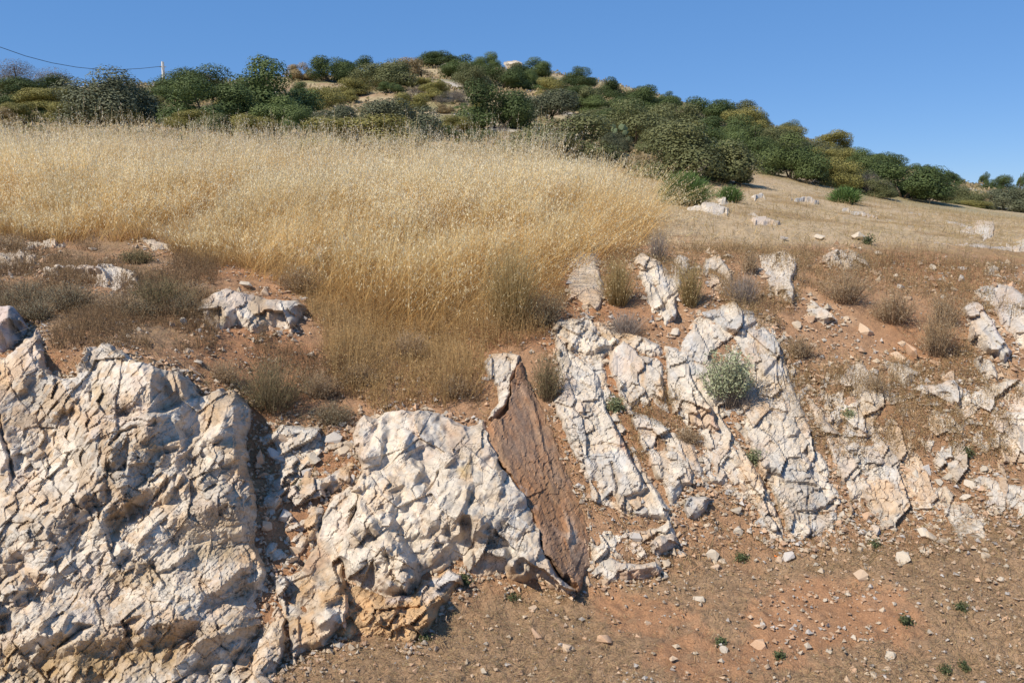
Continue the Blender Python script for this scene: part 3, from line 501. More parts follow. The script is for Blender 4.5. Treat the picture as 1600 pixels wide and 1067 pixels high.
rock("long white-topped ledge behind the dark dry bushes on the left terrace", [(58, 421), (100, 415), (150, 417), (190, 417), (216, 425), (222, 452), (200, 462), (170, 457), (140, 447), (100, 437), (70, 433)], wob=5, fine=1.6, facets=[(.40, .03, 15, 1.6, .25, .04), (.13, .025, 25, 1.5, .8, .1), (.05, .010, 30, 1.4, 1.0, .1)], thick=.13, ew=8, up=.25, embed=.4, blue=.15, ochre=.1, edges=[([(215, 428), (160, 432), (90, 430)], .06, 18, 18)], stains_shade=[([(120, 432), (215, 436), (218, 458), (150, 452)], (.42, .36, .30), .7, 5)])
rock("bleached flat rock at the left edge behind the dry bushes", [(-70, 400), (0, 395), (40, 392), (66, 400), (58, 414), (20, 424), (-70, 432)], wob=5, fine=1.6, facets=[(.40, .03, 15, 1.6, .25, .04), (.13, .025, 25, 1.5, .8, .1), (.05, .010, 30, 1.4, 1.0, .1)], thick=.18, ew=6, up=.4, embed=.4, blue=.1, ochre=.05)
rock("low bleached rock at the front of the oat grass, right of the bare red patch", [(196, 372), (225, 366), (250, 374), (277, 385), (264, 394), (235, 389), (210, 381)], wob=5, fine=1.6, facets=[(.40, .03, 15, 1.6, .25, .04), (.13, .025, 25, 1.5, .8, .1), (.05, .010, 30, 1.4, 1.0, .1)], thick=.14, ew=5, up=.5, embed=.4, blue=.15, ochre=.05)
rock("faint grey slab sunk in the terrace at the left, behind the bleached flat rock", [(28, 379), (60, 375), (95, 379), (90, 390), (55, 393), (35, 388)], wob=5, fine=1.6, facets=[(.40, .03, 15, 1.6, .25, .04), (.13, .025, 25, 1.5, .8, .1), (.05, .010, 30, 1.4, 1.0, .1)], thick=.12, ew=5, up=.6, embed=.4, blue=.3, ochre=.05)
rock("pinkish flat stone at the left edge under the tall grass", [(-40, 346), (0, 342), (40, 342), (50, 351), (40, 362), (0, 363), (-40, 364)], thick=.08, ew=5, up=.6, blue=.1, ochre=.1)
FL = [(.5, .03, 20, 2, .15, .05), (.15, .012, 20, 1.6, .3, .05)]
rock("long low grey rock in the straw in front of the round green bush", [(1070, 325), (1108, 319), (1142, 331), (1137, 340), (1100, 338), (1075, 331)], thick=.13, ew=4, up=.6, facets=FL, blue=.6, ochre=.05)
rock("flat grey rock in the mown straw, nearest the lip of the bank", [(1170, 340), (1200, 340), (1224, 352), (1212, 358), (1180, 353)], thick=.10, ew=4, up=.6, facets=FL, blue=.8, ochre=.1)
rock("small flat grey rock just right of the round green bush", [(1113, 312), (1140, 310), (1152, 319), (1128, 323)], thick=.12, ew=4, up=.6, facets=FL, blue=.7, ochre=.05)
rock("grey slab in the straw right of the smaller green bush", [(1168, 309), (1192, 305), (1199, 315), (1178, 318)], thick=.12, ew=4, up=.6, facets=FL, blue=.6, ochre=.05)
rock("long thin grey shelf in the straw between the two green bushes and the grass tuft", [(1230, 313), (1262, 311), (1290, 318), (1280, 322), (1245, 319)], thick=.10, ew=3, up=.6, facets=FL, blue=.7, ochre=.05)
rock("pale shelf of rock under the round tan bush", [(1200, 278), (1225, 272), (1245, 280), (1240, 290), (1210, 288)], thick=.10, ew=3, up=.6, facets=FL, blue=.2, ochre=.1)
rock("white rock at the left of the round tan bush's foot", [(1256, 286), (1275, 282), (1286, 289), (1268, 294)], thick=.10, ew=3, up=.6, facets=FL, blue=.2, ochre=.05)
rock("broken grey strip of bedrock crossing the straw field at mid right", [(1310, 328), (1345, 330), (1375, 340), (1372, 346), (1340, 340), (1315, 334)], thick=.08, ew=3, up=.6, facets=FL, blue=.6, ochre=.1)
rock("grey strip of bedrock at the far right of the straw field", [(1470, 344), (1500, 347), (1530, 357), (1515, 361), (1480, 353)], thick=.08, ew=3, up=.6, facets=FL, blue=.6, ochre=.1)
rock("flat grey pavement of rock at the right edge in the straw", [(1440, 377), (1500, 379), (1560, 384), (1610, 388), (1670, 396), (1610, 398), (1540, 393), (1480, 387)], thick=.06, ew=3, up=.7, facets=FL, blue=.8, ochre=.05)
rock("low grey bedrock slabs showing through the straw of the right-hand terrace",
 [(1045, 318), (1120, 300), (1180, 296), (1300, 306), (1400, 322), (1500, 340), (1660, 352), (1660, 402), (1500, 396), (1380, 388), (1280, 372), (1160, 362), (1080, 345)], thick=-.07, ew=6, up=.75, facets=[(.6, .03, 12, 2, .2, .05), (.2, .02, 12, 1.6, .4, .08), (.07, .006, 12, 1.4, .5, .1)], blue=.7, ochre=.2, embed=3.2, stripe=8)
rock("lens-shaped grey stone above the upper right corner rock", [(1535, 420), (1550, 416), (1568, 421), (1574, 431), (1562, 435), (1545, 431)], thick=.09, ew=5, up=.4, blue=.8, ochre=.1)
rock("grey split slab sunk in the reddish soil right of the ribbed rock", [(1465, 428), (1475, 421), (1487, 428), (1485, 440), (1478, 455), (1468, 458), (1455, 447)], thick=.06, ew=6, blue=.8, ochre=.3)
LOW = [(0.17, .030, 62, 1.8, .30, .14), (0.075, .018, 60, 1.6, .45, .18), (0.032, .007, 58, 1.3, .5, .15)]
rock("striped broken bedrock and rubble between the rock bands right of the brown slab",
 [(872, 640), (866, 560), (865, 500), (935, 500), (985, 520), (1060, 545), (1090, 490), (1150, 470), (1215, 505), (1240, 590), (1285, 640), (1325, 690), (1400, 700), (1410, 770), (1320, 790), (1312, 845), (1250, 860), (1200, 830), (1180, 790), (1120, 770), (1070, 760), (1045, 800), (1060, 840), (1040, 880), (1000, 890), (925, 885), (915, 800), (895, 740)],
 thick=.075, ew=10, facets=LOW, blue=.6, ochre=.5, embed=1.7, tanmix=.5, stripe=62,
 cracks=[([(948, 560), (962, 620), (985, 670), (1012, 730), (1045, 790)], .12, 10), ([(1000, 640), (1050, 660), (1090, 690), (1120, 760)], .13, 14), ([(1130, 650), (1160, 690), (1190, 745), (1222, 810), (1240, 860)], .11, 6), ([(1222, 520), (1245, 600), (1268, 660), (1300, 730), (1330, 800)], .13, 10), ([(868, 620), (885, 690), (915, 760), (935, 850)], .10, 7), ([(1035, 540), (1042, 600), (1052, 650)], .11, 6), ([(940, 530), (960, 545), (1030, 560)], .09, 8), ([(1250, 690), (1275, 740), (1315, 760)], .08, 8), ([(940, 800), (985, 820), (1040, 815)], .13, 13)])
rock("scattered slivers of bedrock showing through the red right-hand slope",
 [(1260, 650), (1290, 570), (1340, 560), (1400, 610), (1470, 640), (1540, 600), (1640, 580), (1660, 750), (1640, 840), (1500, 850), (1440, 860), (1330, 830), (1310, 760), (1300, 690)],
 thick=.022, ew=10, facets=LOW, blue=.5, ochre=.5, embed=4.0, tanmix=.5, stripe=52)
rock("stepped rubble ledges in the red soil of the gully beside the cliff",
 [(405, 680), (440, 660), (500, 665), (545, 690), (560, 730), (545, 760), (515, 775), (500, 830), (480, 870), (430, 900), (412, 870), (408, 780)],
 thick=.03, ew=10, embed=2.4, facets=[(0.15, .075, 150, 1.9, .6, .4), (0.065, .035, 150, 1.6, .7, .4), (0.028, .01, 150, 1.3, .7, .2)], blue=.45, ochre=.7, tanmix=.6)
rock("broken pale rock strip at the upper right, below the tall tapering rock",
 [(1190, 500), (1225, 530), (1245, 580), (1262, 620), (1290, 640), (1275, 660), (1250, 650), (1235, 590), (1222, 545)], thick=-.01, ew=7, facets=LOW, blue=.5, ochre=.5, tanmix=.5)
HR = [(.3, .02, 20, 1.2, .2, .08), (.12, .012, 20, 1.2, .3, .1)]
HILLG = "pale rock scars on the hill"
rock("pale rocky scar just below the left end of the hilltop", [(646, 96), (662, 98), (680, 108), (700, 122), (690, 128), (668, 124), (654, 112)], step=1.2, fine=.4, thick=.02, ew=3, facets=HR, wob=2, blue=.1, ochre=.2, name="rock_scar", group=HILLG)
rock("pale scree scar on the right shoulder of the hilltop", [(815, 125), (840, 122), (868, 128), (872, 140), (850, 144), (822, 138)], step=1.2, fine=.4, thick=.02, ew=3, facets=HR, wob=2, blue=.1, ochre=.3, name="rock_scar", group=HILLG)
rock("small pale crag on the skyline right of the hilltop", [(790, 98), (806, 96), (814, 100), (806, 105), (795, 104)], step=1, thick=.05, ew=2, facets=HR, wob=1.5, blue=.1, name="rock_scar", group=HILLG)
rock("grey stony patch in the dry grass left of the big dark bush", [(676, 172), (700, 170), (735, 180), (740, 188), (705, 188), (680, 182)], step=1.2, fine=.4, thick=.02, ew=3, facets=HR, wob=2, blue=.4, name="rock_scar", group=HILLG)
rock("pale flat rock on the hillside above the low green plants", [(745, 195), (765, 192), (778, 198), (772, 205), (752, 203)], step=1.2, fine=.4, thick=.025, ew=3, facets=HR, wob=2, blue=.3, name="rock_scar", group=HILLG)
rock("bare pale patch between the bushes on the right flank of the hill", [(918, 170), (935, 168), (948, 174), (938, 180), (922, 179)], step=1.2, fine=.4, thick=.015, ew=3, facets=HR, wob=2, blue=.1, ochre=.4, name="rock_scar", group=HILLG)
rock("pale rock beside the prickly pear at the foot of the hill", [(985, 232), (1005, 228), (1015, 236), (1000, 241)], step=1.2, fine=.4, thick=.025, ew=3, facets=HR, wob=2, blue=.1, name="rock_scar", group=HILLG)

# ------------------------------------------------------------------ plants: shared builders
def unit(v): return v / (np.linalg.norm(v, axis=-1, keepdims=True) + 1e-9)
def ribbons(base, dirv, length, width, K=3, bend=None, taper=0.25, side=None):
    """N bent tapering ribbons, K quads each; returns verts, quads and each vertex's place along its ribbon"""
    n = len(base); t = np.linspace(0, 1, K + 1)
    L = np.asarray(length)[:, None, None] * np.ones((n, 1, 1)); d = unit(dirv)[:, None, :]
    bend = np.zeros((n, 3)) if bend is None else bend
    Pp = base[:, None, :] + d * (t[None, :, None] * L) + bend[:, None, :] * (t[None, :, None] ** 2) * L
    if side is None:
        a = rng.uniform(0, 2 * np.pi, n); side = np.stack([np.cos(a), np.sin(a) * .45, 0 * a], -1)
    wv = (np.asarray(width) * np.ones(n))[:, None, None] * (1 - (1 - taper) * t[None, :, None]) * unit(side)[:, None, :] * .5
    V = np.stack([Pp - wv, Pp + wv], 2).reshape(-1, 3)
    k = np.arange(n)[:, None] * (2 * (K + 1)) + np.arange(K)[None] * 2
    Q = np.stack([k, k + 1, k + 3, k + 2], -1).reshape(-1, 4)
    return V, Q, np.tile(np.repeat(t, 2), n), Pp
def leaves(c, nrm, ln, wd, ax=None):
    """N rhombic leaves centred on c, facing nrm"""
    n = len(c); nrm = unit(nrm)
    ax = rng.normal(size=(n, 3)) if ax is None else ax
    a = unit(ax - nrm * (ax * nrm).sum(-1, keepdims=True)); b = np.cross(nrm, a)
    ln = (np.asarray(ln) * np.ones(n))[:, None] * .5; wd = (np.asarray(wd) * np.ones(n))[:, None] * .5
    V = np.stack([c - a * ln, c + b * wd, c + a * ln, c - b * wd], 1).reshape(-1, 3)
    return V, np.arange(4 * n).reshape(n, 4)
def join(parts):
    V, Q, C, o = [], [], [], 0
    for v, q, c in parts:
        V.append(v); Q.append(q + o); C.append(np.broadcast_to(c, v.shape)); o += len(v)
    return np.concatenate(V), np.concatenate(Q), np.concatenate(C)
def tube(pts, r, k=6):
    pts = np.asarray(pts, float); n = len(pts); r = np.broadcast_to(np.asarray(r, float), (n,))
    tg = unit(np.gradient(pts, axis=0)); ref = np.array([0.0, 0, 1]) if abs(tg[:, 2]).mean() < .8 else np.array([1.0, 0, 0])
    a = unit(np.cross(tg, ref)); b = np.cross(tg, a); th = np.arange(k) * 2 * np.pi / k
    V = (pts[:, None] + r[:, None, None] * (a[:, None] * np.cos(th)[None, :, None] + b[:, None] * np.sin(th)[None, :, None])).reshape(-1, 3)
    i = np.arange(n - 1)[:, None] * k; j = np.arange(k)[None]; j2 = (j + 1) % k
    Q = np.stack([i + j, i + j2, i + k + j2, i + k + j], -1).reshape(-1, 4)
    caps = np.array([[0, 1, 2, 3], [0, 3, 4, 5]]) if k == 6 else np.array([[0, 1, 2, 3]])
    return V, np.concatenate([Q, caps, caps + (n - 1) * k])
def scatter(n, ulo, uhi, ylo, yhi, test, pw=1.0):
    """up to n random ground points between two bearings and distances whose pixel passes test"""
    out = []
    got = 0
    for _ in range(40):
        u = rng.uniform(ulo, uhi, n); y = ylo + (yhi - ylo) * rng.uniform(0, 1, n) ** pw; x = u * y
        z = gz(x, y); px, py = proj(x, y, z); k = test(px, py, x, y)
        out.append(np.stack([x, y, z], -1)[k]); got += k.sum()
        if got >= n: break
    return np.concatenate(out)[:n]
def inpoly(px, py, P): return polydist(px, py, P)[0]

# ------------------------------------------------------------------ tall dry oat grass
GF_X = [-400, 0, 120, 250, 300, 360, 440, 520, 600, 680, 760, 850, 900, 960, 1000, 1030]
GF_Y = [378, 376, 380, 382, 400, 414, 420, 462, 492, 498, 480, 440, 400, 384, 358, 330]
GOLD = np.array([.87, .67, .33]); GOLDB = np.array([.58, .36, .13]); OAT = np.array([.92, .86, .68]); OATD = np.array([.85, .74, .48])
def oat_grass():
    def tall(px, py, x, y):
        f = np.interp(px, GF_X, GF_Y) + 9 * fbm(x * 3, y * 3, 41, 3)
        return (py < f) & (rng.uniform(0, 1, len(px)) < sm(1040, 850, px + 70 * fbm(x * 2, y * 2, 42, 2) + 4 * np.maximum(0, y - 14))) & (rng.uniform(0, 1, len(px)) < .06 + 1.0 * sm(-.3, .25, fbm(x * 1.5, y * 1.5, 43, 3)))
    B = np.concatenate([scatter(18000, -.78, .22, 6.9, 13.0, tall, 0.85), scatter(11000, -.8, .2, 13, 19.5, tall, .9)])
    n = len(B); px, _ = proj(B[:, 0], B[:, 1], B[:, 2]); y = B[:, 1]
    Hs = (0.80 + 0.12 * rng.normal(size=n)) * np.interp(px, [0, 500, 700, 1000], [1.02, .98, .88, .82]) * (0.68 + .55 * sm(-.4, .5, fbm(B[:, 0] * .9, y * .9, 47, 3))) * np.interp(px, [820, 1030], [1, .6])
    front = sm(0, 3.0, y - np.interp(px, [-400, 250, 440, 640, 850, 960, 1030], [9.9, 9.9, 8.7, 8.1, 8.3, 9.0, 10.5]))
    Hs *= np.interp(px, [380, 520], [.5, .78]) + np.interp(px, [380, 520], [.5, .22]) * front; Hs = np.maximum(Hs, .2); tallone = rng.uniform(0, 1, n) < .045; Hs = np.where(tallone, Hs * 1.28, Hs)
    ang = 2.2 * fbm(B[:, 0] * .8, y * .8, 44, 3) + rng.normal(0, .9, n) + np.where(px > 560, .15, .9)
    lean = np.abs(rng.normal(0, .27, n)) + .45 * sm(0, .5, fbm(B[:, 0] * 1.1, y * 1.1, 45, 3)) * (0.5 + sm(500, 750, px)) + .08
    lying = rng.uniform(0, 1, n) < .09; lean = np.where(lying, lean + .8, lean); Hs = np.where(lying, Hs * 1.25, Hs)
    d = np.stack([np.cos(ang) * lean, -np.abs(np.sin(ang)) * lean * .6, np.ones(n)], -1)
    bend = np.stack([np.cos(ang), -np.abs(np.sin(ang)) * .5, -0.45 * np.ones(n)], -1) * (lean * .55)[:, None]
    V, Q, t, Pp = ribbons(B, d, Hs, rng.uniform(.0045, .0085, n), 3, bend)
    hue = (rng.uniform(.75, 1.2, n) * (.97 + .30 * fbm(B[:, 0] * 1.6, y * 1.6, 48, 3)))[:, None]
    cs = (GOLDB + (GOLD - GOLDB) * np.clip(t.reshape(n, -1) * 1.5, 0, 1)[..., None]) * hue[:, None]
    parts = [(V, Q, cs.reshape(-1, 3))]
    M = 12                                                                  # hanging spikelets of the panicle
    s = rng.uniform(.62, 1.0, (n, M)); i0 = np.clip((s * 3).astype(int), 0, 2); fr = s * 3 - i0
    k = np.arange(n)[:, None]; P0 = Pp[k, i0] * (1 - fr)[..., None] + Pp[k, i0 + 1] * fr[..., None]
    P0 = P0 + rng.normal(0, 1, (n, M, 3)) * np.array([.030, .026, .016]) * (1.35 - s)[..., None] * 1.6 - np.array([0, 0, .012])
    full = np.where(rng.uniform(0, 1, n) < .3, .25, 1.15); keep = (rng.uniform(0, 1, (n, M)) < full[:, None] * (0.30 + .70 * front ** 1.5)[:, None]); c = P0[keep]; hk = np.broadcast_to(hue, (n, M))[keep]
    nr = rng.normal(size=(len(c), 3)); ax = np.stack([rng.normal(0, .45, len(c)), rng.normal(0, .45, len(c)), -np.ones(len(c))], -1)
    lv, lq = leaves(c, nr, rng.uniform(.026, .048, len(c)), rng.uniform(.006, .0115, len(c)), ax)
    mixo = rng.uniform(0, 1, len(c))[:, None]
    parts.append((lv, lq, np.repeat((OATD + (OAT - OATD) * mixo * (.3 + .7 * np.broadcast_to(front[:, None], (n, M))[keep][:, None])) * (0.5 + .5 * hk[:, None]), 4, 0)))
    # dry basal blades
    B2 = np.concatenate([scatter(20000, -.78, .22, 7.3, 12.5, tall, .9)]); n2 = len(B2)
    a = rng.uniform(0, 2 * np.pi, n2); l = rng.uniform(.2, .75, n2)
    d = np.stack([np.cos(a) * l, np.sin(a) * l, np.ones(n2)], -1); bend = np.stack([np.cos(a), np.sin(a), -.9 + 0 * a], -1) * (.45 * l)[:, None]
    V, Q, t, _ = ribbons(B2, d, rng.uniform(.18, .46, n2), rng.uniform(.004, .008, n2), 3, bend)
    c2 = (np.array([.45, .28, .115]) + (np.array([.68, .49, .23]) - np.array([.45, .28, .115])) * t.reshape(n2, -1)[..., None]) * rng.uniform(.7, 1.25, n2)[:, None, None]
    parts.append((V, Q, c2.reshape(-1, 3)))
    V, Q, C = join(parts)
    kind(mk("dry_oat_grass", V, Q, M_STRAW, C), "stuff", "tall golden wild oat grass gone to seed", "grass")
oat_grass()

# ------------------------------------------------------------------ short dry grass, weeds and straw
SHORT = [(250, 385), (440, 405), (600, 455), (760, 445), (872, 418), (876, 500), (800, 562), (758, 560), (752, 645), (600, 648), (540, 622), (500, 565), (482, 470), (430, 440), (300, 420)]
def short_grass():
    def t1(px, py, x, y): return inpoly(px + 22 * fbm(x * 3, y * 3, 51, 3), py + 22 * fbm(x * 3, y * 3, 52, 3), SHORT)
    def t2(px, py, x, y): return ((px < 340) & (py < 548) & (py > 372) | inpoly(px, py, [(400, 520), (560, 560), (560, 700), (400, 690)])) & (fbm(x * 2.2, y * 2.2, 53, 3) > -.12)
    def t3(px, py, x, y): return (px > 940) & (py > 385) & (py < 720) & (fbm(x * 1.8, y * 1.8, 54, 4) + .40 * sm(540, 400, py) > .10)
    def t4(px, py, x, y): return (px > 985) & (py < 395) & (py > 272) & (fbm(x * .9, y * .9, 55, 3) > -.22)
    parts = []
    for test, N, rgn, h, ca, cb, wd in ((t1, 11000, (-.5, .12, 5.8, 9.6), (.10, .38), (.36, .225, .10), (.62, .43, .20), .0035), (t2, 16000, (-.75, -.1, 5.2, 10.2), (.05, .18), (.17, .11, .065), (.34, .23, .125), .0035),
                                  (t3, 15000, (.05, .9, 5.2, 9.0), (.05, .17), (.28, .18, .09), (.52, .37, .19), .003), (t4, 7000, (.1, .75, 8.6, 26), (.05, .16), (.45, .32, .15), (.60, .46, .25), .005)):
        B = scatter(N, *rgn, test); n = len(B); a = rng.uniform(0, 2 * np.pi, n); l = np.abs(rng.normal(.25, .35, n))
        d = np.stack([np.cos(a) * l, np.sin(a) * l, np.ones(n)], -1); bend = np.stack([np.cos(a), np.sin(a), -.6 + 0 * a], -1) * (.3 * l)[:, None]
        hh = rng.uniform(*h, n) * (0.6 + .8 * sm(-.3, .5, fbm(B[:, 0] * 2.5, B[:, 1] * 2.5, 56, 3)))
        V, Q, t, Pp = ribbons(B, d, hh, rng.uniform(.7, 1.5, n) * wd, 2, bend)
        ca = np.array(ca); cb = np.array(cb)
        C = (ca + (cb - ca) * t.reshape(n, -1)[..., None]) * rng.uniform(.65, 1.2, n)[:, None, None]
        parts.append((V, Q, C.reshape(-1, 3)))
        M = 4; s = rng.uniform(.35, 1, (n, M)); c = (Pp[:, 0][:, None] * (1 - s[..., None]) + Pp[:, 2][:, None] * s[..., None] + rng.normal(0, .012, (n, M, 3))).reshape(-1, 3)
        lv, lq = leaves(c, rng.normal(size=c.shape), rng.uniform(.008, .018, len(c)), rng.uniform(.004, .008, len(c)))
        parts.append((lv, lq, np.repeat(cb * rng.uniform(.55, 1.15, (len(c), 1)), 4, 0)))
    V, Q, C = join(parts)
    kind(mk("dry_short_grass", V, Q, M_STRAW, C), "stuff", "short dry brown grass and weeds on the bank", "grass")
short_grass()
def straw():
    def lower(px, py, x, y):
        toe = np.interp(px, TOE_X, TOE_Y); return (py > toe - 15 + 60 * rng.normal(0, .5, len(px))) & (fbm(x * 1.1, y * 1.1, 21, 4) < .33 + .2 * rng.uniform(-1, 1, len(px)))
    def slope(px, py, x, y): return (py > 380) & (fbm(x * 2, y * 2, 61, 3) > -.1)
    def plat(px, py, x, y): return (px > 960) & (py < 400) & (py > 280)
    parts = []
    for test, N, rgn, ln, ca, wd in ((lower, 47000, (-.85, .85, 3.4, 6.2), (.012, .06), (.52, .37, .205), .002), (slope, 40000, (-.85, .85, 5.0, 9.5), (.02, .10), (.46, .32, .17), .003), (plat, 9000, (.05, .75, 8.4, 24), (.05, .28), (.60, .45, .22), .006)):
        B = scatter(N, *rgn, test); n = len(B); B[:, 2] += rng.uniform(.004, .022, n)
        a = rng.uniform(0, 2 * np.pi, n); l = rng.uniform(*ln, n)
        e = 0.02; sx = (gz(B[:, 0] + e, B[:, 1]) - gz(B[:, 0], B[:, 1])) / e; sy = (gz(B[:, 0], B[:, 1] + e) - gz(B[:, 0], B[:, 1])) / e
        d = np.stack([np.cos(a), np.sin(a), np.cos(a) * sx + np.sin(a) * sy + rng.normal(.06, .12, n)], -1)
        V, Q, t, _ = ribbons(B, d, l, rng.uniform(.6, 1.4, n) * wd, 1, side=np.stack([-np.sin(a), np.cos(a), .3 + 0 * a], -1), taper=.6)
        parts.append((V, Q, np.repeat(np.array(ca) * rng.uniform(.22, 1.25, (n, 1)) * (1 + rng.normal(0, .05, (n, 3))), 4, 0)))
    # long single straws bent down over the bank
    B = scatter(150, -.62, .62, 5.3, 9.4, lambda px, py, x, y: py > 360); n = len(B); a = rng.uniform(0, 2 * np.pi, n)
    d = np.stack([np.cos(a) * 1.5, -np.abs(np.sin(a)), .45 + 0 * a], -1); bend = np.stack([np.cos(a) * .3, -.2 + 0 * a, -.4 + 0 * a], -1)
    V, Q, t, _ = ribbons(B, d, rng.uniform(.2, .6, n), .004, 3, bend); parts.append((V, Q, np.array([.66, .53, .32])))
    V, Q, C = join(parts)
    kind(mk("straw_litter", V, Q, M_STRAW, C), "stuff", "broken straw and plant litter strewn over the soil", "straw")
straw()
def leaning_straws():
    """long pale stems leaning out over the front of the field and standing above its far edge"""
    def fr(px, py, x, y): f = np.interp(px, GF_X, GF_Y); return (py < f + 25) & (py > f - 70) & (px > 380) & (px < 1020)
    def bk(px, py, x, y): return (px < 880)
    parts = []
    for test, N, rgn, h, ln in ((fr, 2800, (-.35, .2, 6.6, 11.5), (.45, 1.05), .75), (bk, 1600, (-.75, .18, 14, 20), (.85, 1.25), .22), (bk, 420, (-.72, .12, 11, 16), (1.05, 1.45), .16)):
        B = scatter(N, *rgn, test); n = len(B); a = rng.normal(.2, .8, n) if ln > .5 else rng.uniform(0, 6.28, n); l = np.abs(rng.normal(ln, ln * .5, n))
        d = np.stack([np.cos(a) * l, -np.abs(np.sin(a)) * l * .8, np.ones(n)], -1); bend = np.stack([np.cos(a), -np.abs(np.sin(a)), -.8 + 0 * a], -1) * (.35 * l)[:, None]
        V, Q, t, Pp = ribbons(B, d, rng.uniform(*h, n), .0055, 3, bend); C = (GOLDB * 1.1 + (GOLD - GOLDB) * t.reshape(n, -1)[..., None]) * rng.uniform(.85, 1.2, n)[:, None, None]; parts.append((V, Q, C.reshape(-1, 3)))
        M = 5 if ln > .5 else 14; s = rng.uniform(.66, 1, (n, M)); ii = np.clip((s * 3).astype(int), 0, 2); f = (s * 3 - ii)[..., None]; k = np.arange(n)[:, None]
        c = (Pp[k, ii] * (1 - f) + Pp[k, ii + 1] * f + rng.normal(0, .03, (n, M, 3)) * (1.4 - s)[..., None]).reshape(-1, 3)
        lv, lq = leaves(c, rng.normal(size=c.shape), rng.uniform(.022, .036, len(c)), rng.uniform(.005, .008, len(c)), np.stack([rng.normal(0, .4, len(c)), rng.normal(0, .4, len(c)), -np.ones(len(c))], -1))
        parts.append((lv, lq, np.repeat((OATD if ln > .5 else OAT * .95) * rng.uniform(.75, 1.05, (len(c), 1)), 4, 0)))
    V, Q, C = join(parts); kind(mk("leaning_oat_straw", V, Q, M_STRAW, C), "stuff", "long pale oat stems leaning out of the grass", "grass")
leaning_straws()

# ------------------------------------------------------------------ loose stones and gravel
import bmesh
STONE_C = [np.array([.50, .40, .29]), np.array([.50, .45, .40]), np.array([.56, .41, .28]), np.array([.55, .36, .23]), np.array([.43, .28, .18]), np.array([.53, .45, .35])]
def hull_points(sd, flat=.6):
    r = np.random.default_rng(sd); p = r.normal(size=(11, 3)); p /= np.linalg.norm(p, axis=1)[:, None] ** r.uniform(.75, 1.0)
    p = np.clip(p, -.85, .85) * np.array([.5, r.uniform(.3, .5), flat * .5]); return p
def stone_mesh(sd, c, flat=.6):
    bm = bmesh.new()
    for q in hull_points(sd, flat): bm.verts.new(q)
    g = bmesh.ops.convex_hull(bm, input=bm.verts[:]); bmesh.ops.delete(bm, geom=[v for v in bm.verts if not v.link_faces], context='VERTS')
    bmesh.ops.dissolve_limit(bm, angle_limit=.22, verts=bm.verts[:], edges=bm.edges[:])
    bmesh.ops.bevel(bm, geom=bm.edges[:], offset=.012, segments=1, affect='EDGES', clamp_overlap=True)
    me = bpy.data.meshes.new("stone"); bm.to_mesh(me); bm.free(); me.materials.append(M_STONE)
    a = me.color_attributes.new("Col", 'FLOAT_COLOR', 'POINT'); n = len(me.vertices); r = np.random.default_rng(sd + 900)
    cc = np.ones((n, 4), np.float32); cc[:, :3] = np.clip(c * (1 + r.normal(0, .05, (n, 1))), 0, 1); a.data.foreach_set("color", cc.ravel()); return me
STONES = [[stone_mesh(10 * k + j, STONE_C[k], (.55, .8, .45, .65)[j]) for j in range(4)] for k in range(len(STONE_C))]
def stone(x, y, wd, k, label, group=None, hs=1.0, rot=None, sink=.12, tilt=.35):
    o = bpy.data.objects.new("stone", random.choice(STONES[k])); COL.objects.link(o)
    e = .05; nrm = Vector((-(float(gz(x + e, y)) - float(gz(x - e, y))) / (2 * e), -(float(gz(x, y + e)) - float(gz(x, y - e))) / (2 * e), 1)).normalized()
    o.rotation_mode = 'QUATERNION'
    from mathutils import Quaternion
    qy = Quaternion((0, 0, 1), random.uniform(0, 6.28) if rot is None else rot)
    qt = Quaternion((random.uniform(-1, 1), random.uniform(-1, 1), 0.001), random.uniform(0, tilt))
    o.rotation_quaternion = nrm.to_track_quat('Z', 'Y') @ qy @ qt
    o.scale = (wd, wd, wd * hs); o.location = Vector((x, y, float(gz(x, y)))) + nrm * wd * hs * (.25 - sink)
    return tag(o, label, "stone", group)
